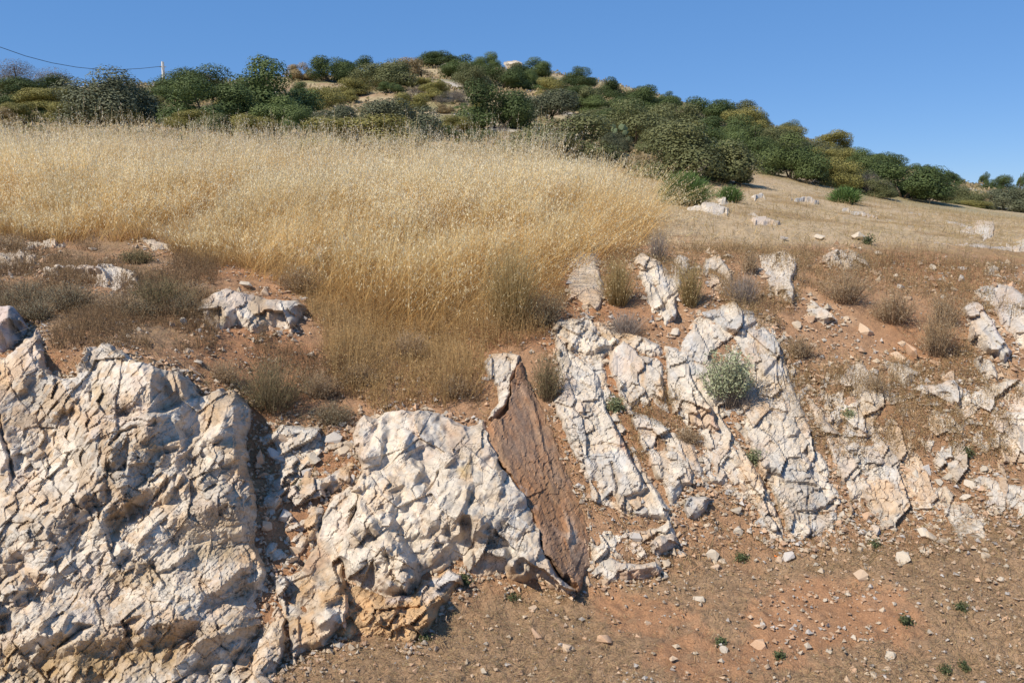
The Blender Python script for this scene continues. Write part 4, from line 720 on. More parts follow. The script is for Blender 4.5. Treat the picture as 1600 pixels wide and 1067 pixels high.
NAMED = [  # px, py, width in pixels, colour, label
 (838, 992, 26, 3, "oblong pitted pinkish stone on the littered ground below the buttress"), (945, 1004, 30, 3, "smooth orange-brown pebble with a dark shadow on the littered ground"), (886, 1016, 22, 2, "small flat cream stone between the two orange ones on the ground"),
 (832, 952, 18, 2, "pale pinkish stone on the red earth above the oblong pitted one"), (915, 995, 12, 3, "tiny orange stone left of the smooth orange-brown pebble"), (650, 1051, 14, 3, "little orange stone near the bottom edge below the orange ledge"),
 (993, 846, 24, 1, "cube-like grey stone with a black shadowed right face at the foot of the bank"), (1345, 905, 26, 2, "brownish cream stone in the middle of the lower right slope"), (1410, 878, 30, 5, "white three-cornered flake standing out of the lower right slope"),
 (1443, 838, 30, 5, "cream block with a notched side right of the upright cream stone"), (1230, 872, 28, 1, "grey stone by the orange scrap below the toe of the longest band"), (1092, 940, 22, 5, "lone whitish stone on the litter right of the low cracked ledge"),
 (1185, 1008, 34, 3, "flat pink stone near the bottom at right of centre"), (1130, 1018, 18, 5, "small white stone left of the flat pink one"), (1390, 1026, 20, 5, "pale angular chip near the bottom right"),
 (1112, 868, 26, 5, "two-pronged white stone on the litter below the blue-grey wedge"), (1118, 885, 18, 2, "brownish stone just under the two-pronged white one"), (1150, 795, 24, 5, "cream stone in crumbs of rubble left of the small tilted slab"),
 (1420, 556, 34, 3, "flat orange-tan flake leaning on the slope below the dry bushes"), (1460, 568, 18, 3, "thin curved orange flake right of the larger tan one"), (1508, 778, 22, 5, "white lozenge-shaped stone left of the white and tan shelf"),
 (1480, 745, 20, 5, "rounded white stone above the lozenge-shaped one"), (1575, 838, 28, 3, "salmon-coloured stone near the right edge below the shelf"), (385, 448, 26, 5, "white pointed stone on top of the rounded terrace rock"),
 (415, 458, 24, 2, "cream stone lying right of the pointed white one"), (440, 438, 16, 1, "grey stone in the red earth above the terrace rock"), (485, 556, 18, 5, "white stone standing alone in brown grass right of the big dry bush"),
 (286, 508, 16, 5, "cream stone on the terrace left of the whitish rounded rock"), (268, 510, 14, 1, "dark grey stone beside the cream one on the terrace"), (145, 392, 14, 5, "white pebble at the rim of the bare red patch"),
 (155, 413, 20, 3, "pinkish stone in the bare red patch on the left terrace"), (304, 585, 22, 3, "orange hollow-faced stone on the crest of the cliff"), (310, 575, 22, 5, "upright pale splinter behind the orange hollow-faced stone"),
 (430, 712, 34, 1, "pale blue-grey block in the upper gully by the cliff's shadowed wall"), (488, 720, 34, 5, "cream block in the gully left of the white buttress"), (440, 690, 30, 2, "tan squarish block in the red soil of the gully"),
 (520, 690, 36, 1, "flat grey slab at the upper left foot of the buttress"), (1372, 398, 16, 5, "white stone right of the ribbed rock at the lip of the bank"), (1456, 420, 14, 5, "small white stone above the grey split slab"),
 (1505, 440, 20, 1, "rounded pale stone between the split slab and the corner rock"), (1055, 520, 22, 5, "white pointed stone at the foot of the fissured grey rock"), (1180, 600, 18, 1, "grey pebble on the red soil right of the longest band"),
 (1225, 375, 18, 1, "grey stone in the straw above the tall tapering rock"), (1280, 372, 22, 5, "cream stone in the straw above the ribbed rock"), (1338, 376, 26, 5, "whitish flat stone beside a green sprig in the straw"), (1150, 520, 16, 5, "white pebble near the top of the longest band"),
]
for px, py, wd, k, lb in NAMED:
    x, y, z = at1(px, py); stone(x, y, wd * y / F * 1.05, k, lb, sink=.10)
ZONES = [  # polygon, count, width range in pixels, colour weights, label
 ([(405, 660), (545, 665), (548, 760), (500, 860), (440, 900), (405, 860)], 64, (10, 34), (3, 3, 2, 1, 1, 3), "loose limestone rubble stone in the red-brown gully between cliff and buttress"),
 ([(1040, 690), (1160, 690), (1200, 800), (1120, 860), (1060, 830)], 34, (8, 24), (4, 3, 2, 1, 0, 4), "loose white rubble stone in the crumbled ground left of the longest band"),
 ([(1270, 560), (1400, 620), (1560, 690), (1540, 760), (1480, 860), (1330, 870), (1300, 700)], 70, (8, 30), (4, 3, 3, 2, 1, 4), "limestone chip lying on the red right-hand slope"),
 ([(1240, 860), (1640, 820), (1640, 1080), (1250, 1080)], 36, (7, 24), (4, 2, 4, 3, 1, 3), "pale chip strewn over the lower right ground"),
 ([(560, 950), (900, 935), (1230, 870), (1240, 1080), (480, 1080)], 22, (6, 16), (2, 1, 4, 4, 2, 1), "small stone on the litter-covered ground in front of the bank"),
 ([(90, 545), (340, 560), (480, 540), (420, 430), (220, 480), (80, 520)], 26, (7, 18), (3, 2, 3, 2, 1, 2), "small stone on the brown terrace behind the cliff"),
 ([(600, 590), (770, 590), (750, 640), (600, 640)], 10, (9, 20), (3, 2, 2, 0, 0, 2), "pale stone in the short grass along the top of the buttress"),
 ([(1240, 470), (1330, 500), (1500, 560), (1640, 570), (1640, 640), (1420, 640), (1260, 620)], 34, (9, 34), (4, 3, 3, 2, 1, 4), "broken block half buried in the upper right slope below the dry bushes"),
 ([(860, 860), (1060, 870), (1240, 850), (1320, 840), (1320, 880), (1050, 905), (870, 925)], 26, (8, 24), (4, 3, 3, 2, 1, 3), "broken piece of limestone at the foot of the tilted beds"),
 ([(1270, 400), (1560, 400), (1520, 470), (1380, 470)], 14, (8, 20), (2, 3, 3, 1, 0, 2), "stone sunk in the reddish ground at the top of the right slope"),
]
for P, n, wr, cw, lb in ZONES:
    P = np.array(P, float); got = 0; lo, hi = P.min(0), P.max(0)
    while got < n:
        a = rng.uniform(lo, hi)
        if not inpoly(a[:1], a[1:], P)[0]: continue
        x, y, z = at1(*a); wpx = wr[0] + (wr[1] - wr[0]) * rng.uniform() ** 2.0
        stone(x, y, wpx * y / F, int(rng.choice(6, p=np.array(cw) / sum(cw))), lb, {"broken block": "broken blocks in the upper right slope", "broken piece": "broken pieces at the foot of the beds"}.get(lb[:12], lb.replace("stone", "stones").replace("chip", "chips")), sink=rng.uniform(.1, .32)); got += 1
def gravel():
    def tst(px, py, x, y):
        dens = np.where((px > 1240) & (py > 540), .8 - .45 * sm(830, 900, py), .3) + np.where((px > 400) & (px < 560) & (py > 640), .5, 0) + np.where((px > 1030) & (px < 1220) & (py > 650) & (py < 860), .9, 0) - .12 * (py > 940) * (px < 1200)
        return (py > 400) & (rng.uniform(0, 1, len(px)) < dens * (.5 + sm(-.3, .4, fbm(x * 3, y * 3, 71, 3))))
    B = scatter(37000, -.88, .88, 3.5, 9.2, tst); n = len(B)
    T = np.array([[.5, 0, 0], [-.5, 0, 0], [0, .5, 0], [0, -.5, 0], [0, 0, .4], [0, 0, -.4]])
    Fc = np.array([[0, 2, 4], [2, 1, 4], [1, 3, 4], [3, 0, 4], [2, 0, 5], [1, 2, 5], [3, 1, 5], [0, 3, 5]])
    sz = .003 + .019 * rng.uniform(0, 1, n) ** 3.2
    Bx = []                                                                 # broken chips along the feet of the outcrops
    for P in ROCKS_P:
        k = max(40, int(np.abs(np.diff(P, axis=0)).sum() * .42)); j = rng.integers(0, len(P), k); f = rng.uniform(0, 1, (k, 1)); q = P[j] * (1 - f) + P[(j + 1) % len(P)] * f
        q = q + rng.normal(0, 7, q.shape) + np.array([2, 4]); q = q[(q[:, 0] > -80) & (q[:, 0] < 1680) & (q[:, 1] < 1080)]; w = at(q[:, 0], q[:, 1]); w[:, 2] = gz(w[:, 0], w[:, 1]); Bx.append(w)
    Bx = np.concatenate(Bx); B = np.concatenate([B, Bx]); sz = np.concatenate([sz, (.006 + .028 * rng.uniform(0, 1, len(Bx)) ** 2.5) * Bx[:, 1] / 6]); n = len(B)
    J = T[None] * (1 + .5 * rng.normal(size=(n, 6, 1)).clip(-1, 1)) + rng.normal(0, .12, (n, 6, 3)); a = rng.uniform(0, 6.28, n)
    ca, sa = np.cos(a)[:, None], np.sin(a)[:, None]
    J = np.stack([J[..., 0] * ca - J[..., 1] * sa, J[..., 0] * sa + J[..., 1] * ca, J[..., 2]], -1) * sz[:, None, None] * 1.6
    V = (B[:, None] + J + np.array([0, 0, .012])).reshape(-1, 3); Q = (np.arange(n)[:, None, None] * 6 + Fc[None]).reshape(-1, 3)
    C = np.array(STONE_C)[rng.choice(6, n, p=[.2, .13, .25, .17, .13, .12])] * rng.uniform(.75, 1.1, (n, 1))
    kind(mk("gravel", V, Q, M_STONE, np.repeat(C, 6, 0)), "stuff", "small stone chips scattered over the red soil", "gravel")
gravel()

# ------------------------------------------------------------------ bushes and weeds of the foreground
def bush(name, label, cat, px, py, wpx, hpx, style, group=None):
    if py < 495 and px < 345: wpx *= 1.2; hpx *= .72
    x, y, z = at1(px, py); W = wpx * y / F; H = hpx * y / F
    root = bpy.data.objects.new(name, None); COL.objects.link(root); root.location = (x, y, z - .01); tag(root, label, cat, group)
    S = dict(
        dry=(190, .0045, .8, (.21, .135, .08), (.38, .26, .145), 12, (.46, .36, .24), .012, .55),
        darkdry=(230, .0045, .8, (.13, .085, .055), (.26, .18, .105), 14, (.34, .30, .20), .012, .55),
        grey=(260, .003, .7, (.20, .16, .14), (.30, .25, .21), 3, (.35, .29, .23), .008, .5),
        tussock=(420, .004, .45, (.26, .18, .075), (.50, .37, .17), 4, (.52, .42, .22), .014, .3),
        silver=(130, .005, .45, (.20, .15, .11), (.26, .24, .17), 26, (.34, .36, .215), .026, .25),
        olive=(190, .0045, .7, (.15, .105, .06), (.24, .18, .10), 14, (.24, .205, .105), .014, .5),
        green=(900, .010, .95, (.05, .08, .025), (.12, .19, .055), 3, (.13, .20, .06), .05, .15),
        weed=(46, .004, .8, (.07, .08, .035), (.10, .115, .05), 7, (.095, .115, .05), .02, .4),
        pale=(60, .004, .8, (.12, .13, .06), (.17, .19, .09), 12, (.25, .27, .14), .02, .4))[style]
    n, wd, spread, ca, cb, M, cl, ll, rag = S
    if style == 'weed': W *= .8; H *= .8
    n = int(n * (1.0 if style in ("silver", "weed", "pale") else np.clip(wpx / 90, .4, 1.7)))
    wd *= max(.75, y / 7); ll *= max(.75, y / 7) if style != "green" else 1
    a = rng.uniform(0, 2 * np.pi, n); rr = rng.uniform(0, 1, n) ** .6
    b0 = np.stack([np.cos(a) * rr * W * .16, np.sin(a) * rr * W * .13, 0 * a], -1)
    el = np.sqrt(np.maximum(0.02, 1 - (rr * .97) ** 2))
    tip = np.stack([np.cos(a) * rr * W * .5, np.sin(a) * rr * W * .42, H * (el if style in ("green",) else el ** .6)], -1) * (1 - rag * rng.uniform(0, 1, n) ** 1.5)[:, None]
    v = tip - b0; L = np.linalg.norm(v, axis=1); d = v / L[:, None]
    d = unit(d + rng.normal(0, .12, (n, 3))); bend = np.stack([rng.normal(0, .14, n), rng.normal(0, .14, n), -.22 * rr], -1) * spread
    V, Q, t, Pp = ribbons(b0, d, L, wd * rng.uniform(.7, 1.3, n), 3, bend, .35)
    ca, cb, cl = map(np.array, (ca, cb, cl))
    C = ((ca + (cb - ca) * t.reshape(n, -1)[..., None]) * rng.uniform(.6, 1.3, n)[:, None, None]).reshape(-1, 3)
    mats = M_LEAF if style in ("green", "weed", "pale", "silver") else M_STRAW
    # side twigs
    if style not in ("green", "tussock", "weed"):
        k = 3; s = rng.uniform(.3, .9, (n, k)); ii = np.clip((s * 3).astype(int), 0, 2); fr = (s * 3 - ii)[..., None]; kk = np.arange(n)[:, None]
        tb = (Pp[kk, ii] * (1 - fr) + Pp[kk, ii + 1] * fr).reshape(-1, 3); td = unit(np.repeat(d, k, 0) + rng.normal(0, .55, (n * k, 3)))
        V2, Q2, t2, _ = ribbons(tb, td, np.repeat(L, k) * rng.uniform(.15, .35, n * k), wd * .7, 2); V, Q, C = join([(V, Q, C), (V2, Q2, cb * .95)])
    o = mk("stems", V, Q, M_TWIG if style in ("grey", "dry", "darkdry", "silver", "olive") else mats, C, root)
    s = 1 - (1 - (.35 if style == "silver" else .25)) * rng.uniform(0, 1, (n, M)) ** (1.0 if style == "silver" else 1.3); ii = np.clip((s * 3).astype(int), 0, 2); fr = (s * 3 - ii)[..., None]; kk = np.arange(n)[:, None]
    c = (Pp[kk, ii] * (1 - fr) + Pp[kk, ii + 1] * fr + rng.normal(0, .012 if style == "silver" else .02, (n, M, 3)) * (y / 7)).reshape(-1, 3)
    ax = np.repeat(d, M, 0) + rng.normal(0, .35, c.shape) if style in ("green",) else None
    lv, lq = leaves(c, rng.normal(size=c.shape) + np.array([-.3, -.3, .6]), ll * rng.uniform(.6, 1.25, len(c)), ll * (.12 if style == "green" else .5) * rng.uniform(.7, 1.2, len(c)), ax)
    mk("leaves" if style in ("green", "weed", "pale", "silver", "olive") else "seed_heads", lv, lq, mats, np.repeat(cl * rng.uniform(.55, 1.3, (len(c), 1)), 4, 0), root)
    return root
BUSHES = [
 ("dry_bush", "dark brown dry bush at the left edge below the bleached flat rock", "bush", 40, 478, 120, 62, "darkdry"),
 ("dry_bush", "grey-brown dry bush spilling over the white-topped ledge", "bush", 112, 484, 105, 66, "darkdry"),
 ("dry_bush", "low brown dry bush in front of the white-topped ledge's right end", "bush", 185, 488, 90, 48, "dry"),
 ("dry_bush", "greenish dry bush right of the white-topped ledge", "bush", 255, 482, 110, 78, "olive"),
 ("dry_bush", "brown dry weeds between the terrace bushes and the whitish rounded rock", "bush", 305, 470, 70, 50, "dry"),
 ("dry_bush", "small grey-green dry bush behind the bare red patch", "bush", 215, 410, 70, 34, "olive"),
 ("dry_bush", "reddish dry tuft at the far left behind the bleached rock", "bush", 15, 392, 60, 38, "dry"),
 ("dry_bush", "dark brown weeds under the right end of the white-topped ledge", "bush", 222, 492, 80, 36, "darkdry"),
 ("dry_bush", "dark low weeds at the far left above the pink-faced boulder", "bush", 8, 488, 70, 44, "darkdry"),
 ("dry_bush", "low brown weeds in front of the large olive-brown bush's left side", "bush", 352, 600, 70, 44, "dry"),
 ("dry_bush", "brown weeds on the slope above the white buttress's left end", "bush", 560, 600, 80, 40, "dry"),
 ("dry_bush", "reddish brown weeds left of the white crest", "bush", 710, 620, 80, 42, "dry"),
 ("dry_bush", "brown weeds among short grass in the middle of the bank", "bush", 640, 560, 90, 50, "dry"),
 ("dry_bush", "brown weeds behind the whitish rounded rock on the terrace", "bush", 470, 455, 90, 50, "dry"),
 ("dry_bush", "dark brown low weeds at the left end of the white-topped ledge", "bush", 60, 500, 90, 40, "darkdry"),
 ("dry_bush", "dark low weeds right of the greenish terrace bush", "bush", 290, 495, 80, 38, "darkdry"),
 ("dry_bush", "dark brown weeds at the top of the red gully", "bush", 520, 660, 90, 40, "darkdry"),
 ("dry_bush", "large olive-brown bush with tiny pale seed heads above the gully", "bush", 425, 640, 165, 98, "olive"),
 ("dry_bush", "brown twiggy undergrowth right of the large olive-brown bush", "bush", 500, 622, 85, 50, "dry"),
 ("grass_tussock", "big upright golden tussock with a dark base in front of the oat grass", "tussock", 800, 512, 120, 150, "tussock"),
 ("dry_bush", "dark brown dry bush at the right foot of the big golden tussock", "bush", 852, 508, 80, 62, "darkdry"),
 ("grass_tussock", "golden tussock growing between two grey rocks at the lip", "tussock", 965, 478, 75, 88, "tussock"),
 ("dry_bush", "tangle of dead grey twigs below the tussock between the rocks", "bush", 975, 520, 95, 46, "grey"),
 ("dry_bush", "dead grey twig clump growing on the broad fissured rock", "bush", 1028, 410, 44, 58, "grey"),
 ("dry_bush", "grey dead bush right of the brownish split rock", "bush", 1160, 474, 75, 60, "grey"),
 ("grass_tussock", "straw tuft hanging in front of the brownish split rock", "tussock", 1078, 478, 55, 80, "tussock"),
 ("dry_bush", "brown and green dry bush overhanging the right edge of the brown slab", "bush", 855, 625, 70, 88, "olive"),
 ("silver_shrub", "silvery green leafy shrub growing out of the rock bands", "shrub", 1135, 635, 105, 105, "silver"),
 ("dry_bush", "dark twiggy dead growth at the right foot of the silvery shrub", "bush", 1160, 636, 70, 42, "grey"),
 ("dry_bush", "brown bush under the ribbed rock on the right", "bush", 1320, 474, 105, 58, "dry"),
 ("dry_bush", "wide brown dry bush in the middle of the right slope", "bush", 1395, 505, 110, 62, "dry"),
 ("dry_bush", "brown bush right of the flat orange-tan flake", "bush", 1462, 556, 95, 82, "dry"),
 ("dry_bush", "tall brown bush left of the long mauve-flanked slab", "bush", 1475, 510, 80, 60, "dry"),
 ("dry_bush", "small brown bush left of the tall tapering rock", "bush", 1172, 428, 45, 40, "dry"),
 ("dry_bush", "low brown bush on the red slope below the detached wedge", "bush", 1250, 556, 70, 40, "dry"),
 ("dry_bush", "small brown bush left of the pinkish-white rock", "bush", 1368, 618, 55, 42, "dry"),
 ("dry_bush", "brown weeds below the tapering slab", "bush", 1075, 690, 60, 32, "dry"),
 ("weed", "small grey-green plant in the crack of the long band", "weed", 962, 642, 30, 30, "pale"),
 ("weed", "pale green leafy plant in rubble beside the longest band", "weed", 1180, 722, 42, 30, "pale"),
 ("weed", "yellow-green weed on the angular cream slab", "weed", 1326, 652, 24, 16, "pale"),
 ("weed", "green weed at the toe of the white buttress", "weed", 727, 908, 28, 24, "weed"),
 ("weed", "small green weed at the right toe of the orange ledge", "weed", 664, 1000, 18, 14, "weed"),
 ("weed", "green weed beside the upright cream stone", "weed", 1366, 856, 22, 18, "weed"),
 ("weed", "dark green weed on the right slope below the shattered rock", "weed", 1512, 712, 24, 24, "weed"),
 ("weed", "green sprig on the litter below the blue-grey wedge", "weed", 1158, 872, 36, 16, "weed"),
 ("weed", "green weed left of the bottom near the flat pink stone", "weed", 1126, 1006, 22, 16, "weed"),
 ("weed", "small green weed just right of the flat pink stone", "weed", 1218, 1026, 20, 16, "weed"),
 ("weed", "green tuft in the lower right, nearer the centre of the photo", "weed", 1414, 974, 24, 20, "weed"),
 ("weed", "green tuft in the lower right, higher of the pair", "weed", 1502, 954, 24, 18, "weed"),
 ("weed", "green weed near the bottom edge, second from the right corner", "weed", 1478, 1048, 24, 16, "weed"),
 ("weed", "green weed nearest the bottom right corner", "weed", 1506, 1036, 22, 18, "weed"),
 ("weed", "little green weed on the gully floor below the dry bush", "weed", 475, 762, 34, 20, "weed"),
 ("weed", "green sprig in the straw above the ribbed rock", "weed", 1356, 383, 16, 20, "weed"),
 ("weed", "small green tuft on the bottom ground below the brown slab", "weed", 800, 932, 26, 14, "weed"),
 ("green_bush", "round dark green bush at the right end of the oat grass", "bush", 1070, 320, 104, 56, "green"),
 ("green_bush", "smaller green bush right of the round dark green one", "bush", 1140, 316, 52, 28, "green"),
 ("green_bush", "low spreading green bush in the straw under the round tan bush", "bush", 1320, 318, 70, 28, "green"),
]
for b in BUSHES: bush(*b)

def hill_scrub():
    B = scatter(15000, -.75, .75, 22, 110, lambda px, py, x, y: (fbm(x * .3, y * .3, 81, 3) > -.25) & (rng.uniform(0, 1, len(px)) < .8) & ((y > 40) | (px < 1050)), 1.6); n = len(B)
    K = 7; sz = rng.uniform(.10, .32, n) * (.6 + B[:, 1] / 110)
    c = (B[:, None] + rng.normal(0, 1, (n, K, 3)) * (sz[:, None, None] * np.array([.7, .7, .3])) + np.stack([0 * sz, 0 * sz, .35 * sz], -1)[:, None]).reshape(-1, 3)
    V, Q = leaves(c, rng.normal(size=c.shape) + np.array([-.3, -.5, .5]), np.repeat(sz, K) * rng.uniform(.5, 1, n * K), np.repeat(sz, K) * .4)
    pal = np.array([[.38, .29, .15], [.30, .25, .12], [.44, .33, .19], [.20, .19, .09], [.50, .40, .24], [.34, .25, .16]])
    C = pal[rng.choice(6, n, p=[.24, .2, .2, .14, .14, .08])] * rng.uniform(.75, 1.2, (n, 1))
    kind(mk("hill_undergrowth", V, Q, M_STRAW, np.repeat(C, 4 * K, 0)), "stuff", "low dry undergrowth and tufts covering the hill", "undergrowth")
hill_scrub()


# ------------------------------------------------------------------ shrubs and trees of the hill
SHC = dict(dark=((.064, .090, .030), (.112, .146, .048)), olive=((.112, .122, .050), (.180, .182, .078)), grey=((.108, .118, .064), (.170, .178, .104)), mid=((.090, .125, .040), (.155, .190, .064)),
           yellow=((.19, .175, .05), (.31, .275, .09)), tan=((.25, .18, .085), (.36, .27, .14)), twig=((.15, .125, .105), (.23, .20, .165)))
def crown_mesh(style, sd, nleaf=24000):
    r = np.random.default_rng(sd); nl = int(r.integers(17, 24))
    ca = r.uniform(0, 2 * np.pi, nl); cr = np.sqrt(r.uniform(0.02, 1, nl)) * .37
    cz = np.sqrt(np.maximum(0, 1 - (cr / .40) ** 2)) * .80 * r.uniform(.45, 1.0, nl); rad = r.uniform(.13, .21, nl)
    low = np.arange(nl) % 3 == 0; cz = np.where(low, r.uniform(.06, .2, nl), np.maximum(cz, .12)); cr = np.where(low, .26 + .12 * r.uniform(0, 1, nl), cr)
    cen = np.stack([np.cos(ca) * cr, np.sin(ca) * cr, cz], -1)
    li = r.choice(nl, nleaf, p=rad ** 2 / (rad ** 2).sum()); dv = unit(r.normal(size=(nleaf, 3)))
    rr = np.where(r.uniform(0, 1, nleaf) < .85, r.uniform(.80, 1.10, nleaf), r.uniform(.2, .8, nleaf) )
    P = cen[li] + dv * (rad[li] * rr)[:, None] * np.array([1, 1, 1.05]); P[:, 2] = np.maximum(P[:, 2], .02 + .06 * r.uniform(0, 1, nleaf))
    P += r.normal(0, .012, P.shape)
    sz = r.uniform(.012, .027, nleaf) * (0.7 if style == "twig" else 1)
    nrm = dv * 1.6 + r.normal(0, .5, P.shape) + np.array([0, 0, .25])
    global rng
    keep = rng; rng = r; V, Q = leaves(P, nrm, sz * 1.25, sz * (.5 if style == "twig" else .80)); rng = keep
    c0, c1 = map(np.array, SHC[style]); t = np.clip(r.uniform(0, 1, nleaf) * .4 + .6 * r.uniform(0, 1, nl)[li], 0, 1)[:, None]
    return V, Q, np.repeat(c0 + (c1 - c0) * t, 4, 0), cen
def limbs_mesh(cen, sd):
    r = np.random.default_rng(sd); parts = []
    for c in cen[: 7]:
        b = np.array([r.normal(0, .03), r.normal(0, .03), -.06]); m = b * .5 + c * .5 + np.array([r.normal(0, .04), r.normal(0, .04), -.04])
        v, q = tube([b, b * .7 + m * .3, m, c], [.022, .018, .012, .005], 6); parts.append((v, q, np.array([.13, .10, .075])))
    return join(parts)
PROTO = {}
def proto(style, k):
    if (style, k) not in PROTO:
        V, Q, C, cen = crown_mesh(style, 1000 + 31 * k + sum(map(ord, style))); o = mk("crown", V, Q, M_LEAF, C)
        V, Q, C = limbs_mesh(cen, 5 + k); t = mk("trunk", V, Q, M_BARK, C); PROTO[(style, k)] = (o.data, t.data)
        bpy.data.objects.remove(o); bpy.data.objects.remove(t)
    return PROTO[(style, k)]
NS = [0]
def shrub(label, cx, base, wpx, hpx, style, group="shrubs on the hill", name="shrub", y=None, parts=True):
    x, yy, z = at1(cx, base)
    if y: u, m = ray(cx, base); x, yy = float(u) * y, y; z = float(gz(x, yy))
    NS[0] += 1; cm, tm = proto(style, NS[0] % 3)
    o = bpy.data.objects.new(name, None); COL.objects.link(o)
    s = yy / F; o.location = (x, yy, z - .04 * hpx * s); o.scale = (wpx * s * 1.36, wpx * s * 1.36, hpx * s * 1.16); o.rotation_euler = (0, 0, random.uniform(0, 6.28))
    for nm, me in (("crown", cm), ("trunk", tm)):
        c = bpy.data.objects.new(nm, me); COL.objects.link(c); c.parent = o
    return tag(o, label, "shrub", group)
SHRUBS = [
 ("greyish half-bare bush standing against the sky at the far left", 58, 146, 98, 50, "twig"), ("dark bush filling the lower half of the half-bare one at far left", 62, 150, 80, 34, "dark"), ("tiny round dark bush on the skyline right of the half-bare one", 156, 126, 28, 17, "dark"), ("low dark bush on the skyline next to the tiny round one", 130, 130, 32, 13, "dark"),
 ("big grey-olive bush below the utility pole on the left", 178, 198, 128, 88, "grey"), ("dark green bush right of the utility pole on the skyline", 302, 154, 96, 56, "dark"), ("dark bush just under the utility pole", 262, 160, 66, 36, "dark"), ("yellow-green bush below the half-bare grey one", 78, 182, 92, 38, "yellow"),
 ("small yellow-green bush left of the big grey-olive one", 108, 196, 58, 38, "yellow"), ("dark bush cut by the left edge of the photo", 18, 182, 66, 44, "dark"), ("yellow-green bush at the left edge behind the oats", 30, 200, 60, 34, "yellow"),
 ("dense dark green bush left of the biggest one", 332, 202, 112, 74, "dark"), ("biggest dark green bush on the left half of the hill", 425, 188, 118, 94, "dark"), ("mid green bush in front of the biggest dark one", 434, 200, 86, 52, "mid"), ("small round green bush at the right foot of the biggest one", 472, 206, 50, 34, "mid"),
 ("tan dry bush on the skyline right of the biggest dark one", 470, 128, 34, 27, "tan"), ("tan dry bush between the pole and the biggest dark one", 314, 140, 56, 20, "tan"), ("round yellowish bush right of the biggest dark one", 510, 174, 46, 40, "yellow"), ("low yellow bush among oat heads below the dense dark bush", 312, 210, 74, 32, "yellow"),
 ("yellow-green bush among oat heads below the biggest dark one", 398, 217, 72, 36, "yellow"), ("dark bush on the skyline left of the long olive one", 518, 127, 56, 42, "dark"), ("long olive-dark bush on the skyline left of the summit", 606, 136, 84, 50, "olive"), ("dark bush between the two skyline bushes left of the summit", 556, 124, 50, 35, "dark"),
 ("yellowish bush under the long olive-dark one", 552, 152, 46, 30, "yellow"), ("grey-green bush on the slope above the yellow thicket", 522, 200, 66, 44, "grey"), ("round dark bush at the left end of the summit", 684, 106, 58, 28, "dark"), ("dark bush right of the dark summit tree", 764, 108, 36, 26, "mid"), ("dark bush just below the summit", 722, 124, 58, 36, "dark"),
 ("dark bush right of the one below the summit", 782, 134, 62, 40, "dark"), ("olive bush under the summit scar", 737, 142, 48, 38, "olive"), ("small yellow-olive bush below the summit scar", 664, 138, 32, 18, "yellow"), ("yellow-olive mound on the dry hillside", 682, 162, 44, 27, "yellow"), ("bare grey bush left of the yellow-olive mound", 650, 160, 32, 20, "twig"),
 ("bare grey bush right of the yellow-olive mound", 708, 166, 40, 22, "twig"), ("large dark green bush in the middle of the hill", 770, 202, 92, 78, "dark"), ("large grey-dark bush above the right part of the yellow thicket", 618, 220, 108, 70, "grey"), ("wide yellow-green thicket behind the oat grass", 560, 238, 158, 56, "yellow"), ("biggest grey-olive bush right of the hill's middle", 876, 252, 154, 74, "olive"),
 ("grey-olive bush above the biggest grey-olive one", 856, 194, 98, 52, "grey"), ("dark bush on the right shoulder skyline", 906, 140, 46, 30, "dark"), ("dark rounded bush on the skyline right of the shoulder one", 950, 154, 44, 36, "dark"), ("yellow-green bush on the skyline above the scree scar", 834, 122, 42, 27, "mid"), ("tan tuft on the skyline right of the summit", 790, 98, 18, 12, "tan"),
 ("green bush on the skyline at the top of the right flank", 996, 168, 58, 30, "dark"), ("olive bush with yellow tints on the right flank", 990, 226, 100, 66, "olive"), ("mid green bush left of the olive one on the right flank", 940, 176, 52, 30, "mid"), ("small green plant at the left foot of the large middle bush", 695, 218, 44, 20, "mid"), ("dark low plant left of the biggest grey-olive bush", 752, 222, 44, 20, "dark"),
 ("olive plant in the dry grass below the large middle bush", 712, 208, 50, 26, "yellow"), ("broad light-olive bush above the round dark green bush", 1084, 282, 142, 98, "olive"), ("smaller olive bush at the right foot of the broad light-olive one", 1135, 286, 60, 42, "olive"), ("dark green bush right of the broad light-olive one", 1172, 258, 64, 58, "dark"), ("dense green bush left of the round tan one", 1236, 284, 86, 70, "mid"),
 ("round tan-green bush on the edge of the straw field", 1301, 293, 68, 51, "yellow"), ("bare grey bush right of the round tan one", 1354, 302, 50, 40, "twig"), ("dark green oak-like bush right of the bare grey one", 1412, 308, 98, 64, "dark"), ("green bush above the round tan one", 1340, 266, 58, 36, "mid"), ("olive bush at the right foot of the dark oak-like one", 1448, 312, 56, 38, "olive"),
 ("dark bush on the far right skyline", 1476, 292, 42, 24, "dark"), ("olive bush in front of the far right skyline", 1500, 314, 54, 32, "olive"), ("wide olive bush at the right edge of the photo", 1580, 326, 74, 48, "grey"), ("pale yellow clump at the foot of the far right bushes", 1522, 322, 50, 14, "yellow"), ("dark bush between the small tree and the right edge", 1560, 304, 42, 30, "dark"),
 ("grey bush right of the prickly pear's rock", 1020, 246, 56, 40, "olive"), ("grey-green bush left of the prickly pear", 962, 242, 40, 34, "grey"), ("small tan tuft at the foot of the biggest grey-olive bush", 885, 256, 40, 22, "tan"), ("yellowish tuft on the slope left of the light-olive bush", 1000, 262, 40, 18, "tan"),
 ("olive bush above the broad light-olive one", 1060, 206, 84, 46, "olive"), ("dark bush on the mid right flank", 1130, 222, 76, 46, "dark"), ("olive bush on the mid right flank above the dense green one", 1200, 232, 74, 42, "olive"), ("grey-olive bush on the right flank above the tan one", 1270, 250, 70, 40, "grey"),
]
for s in SHRUBS: shrub(*s)
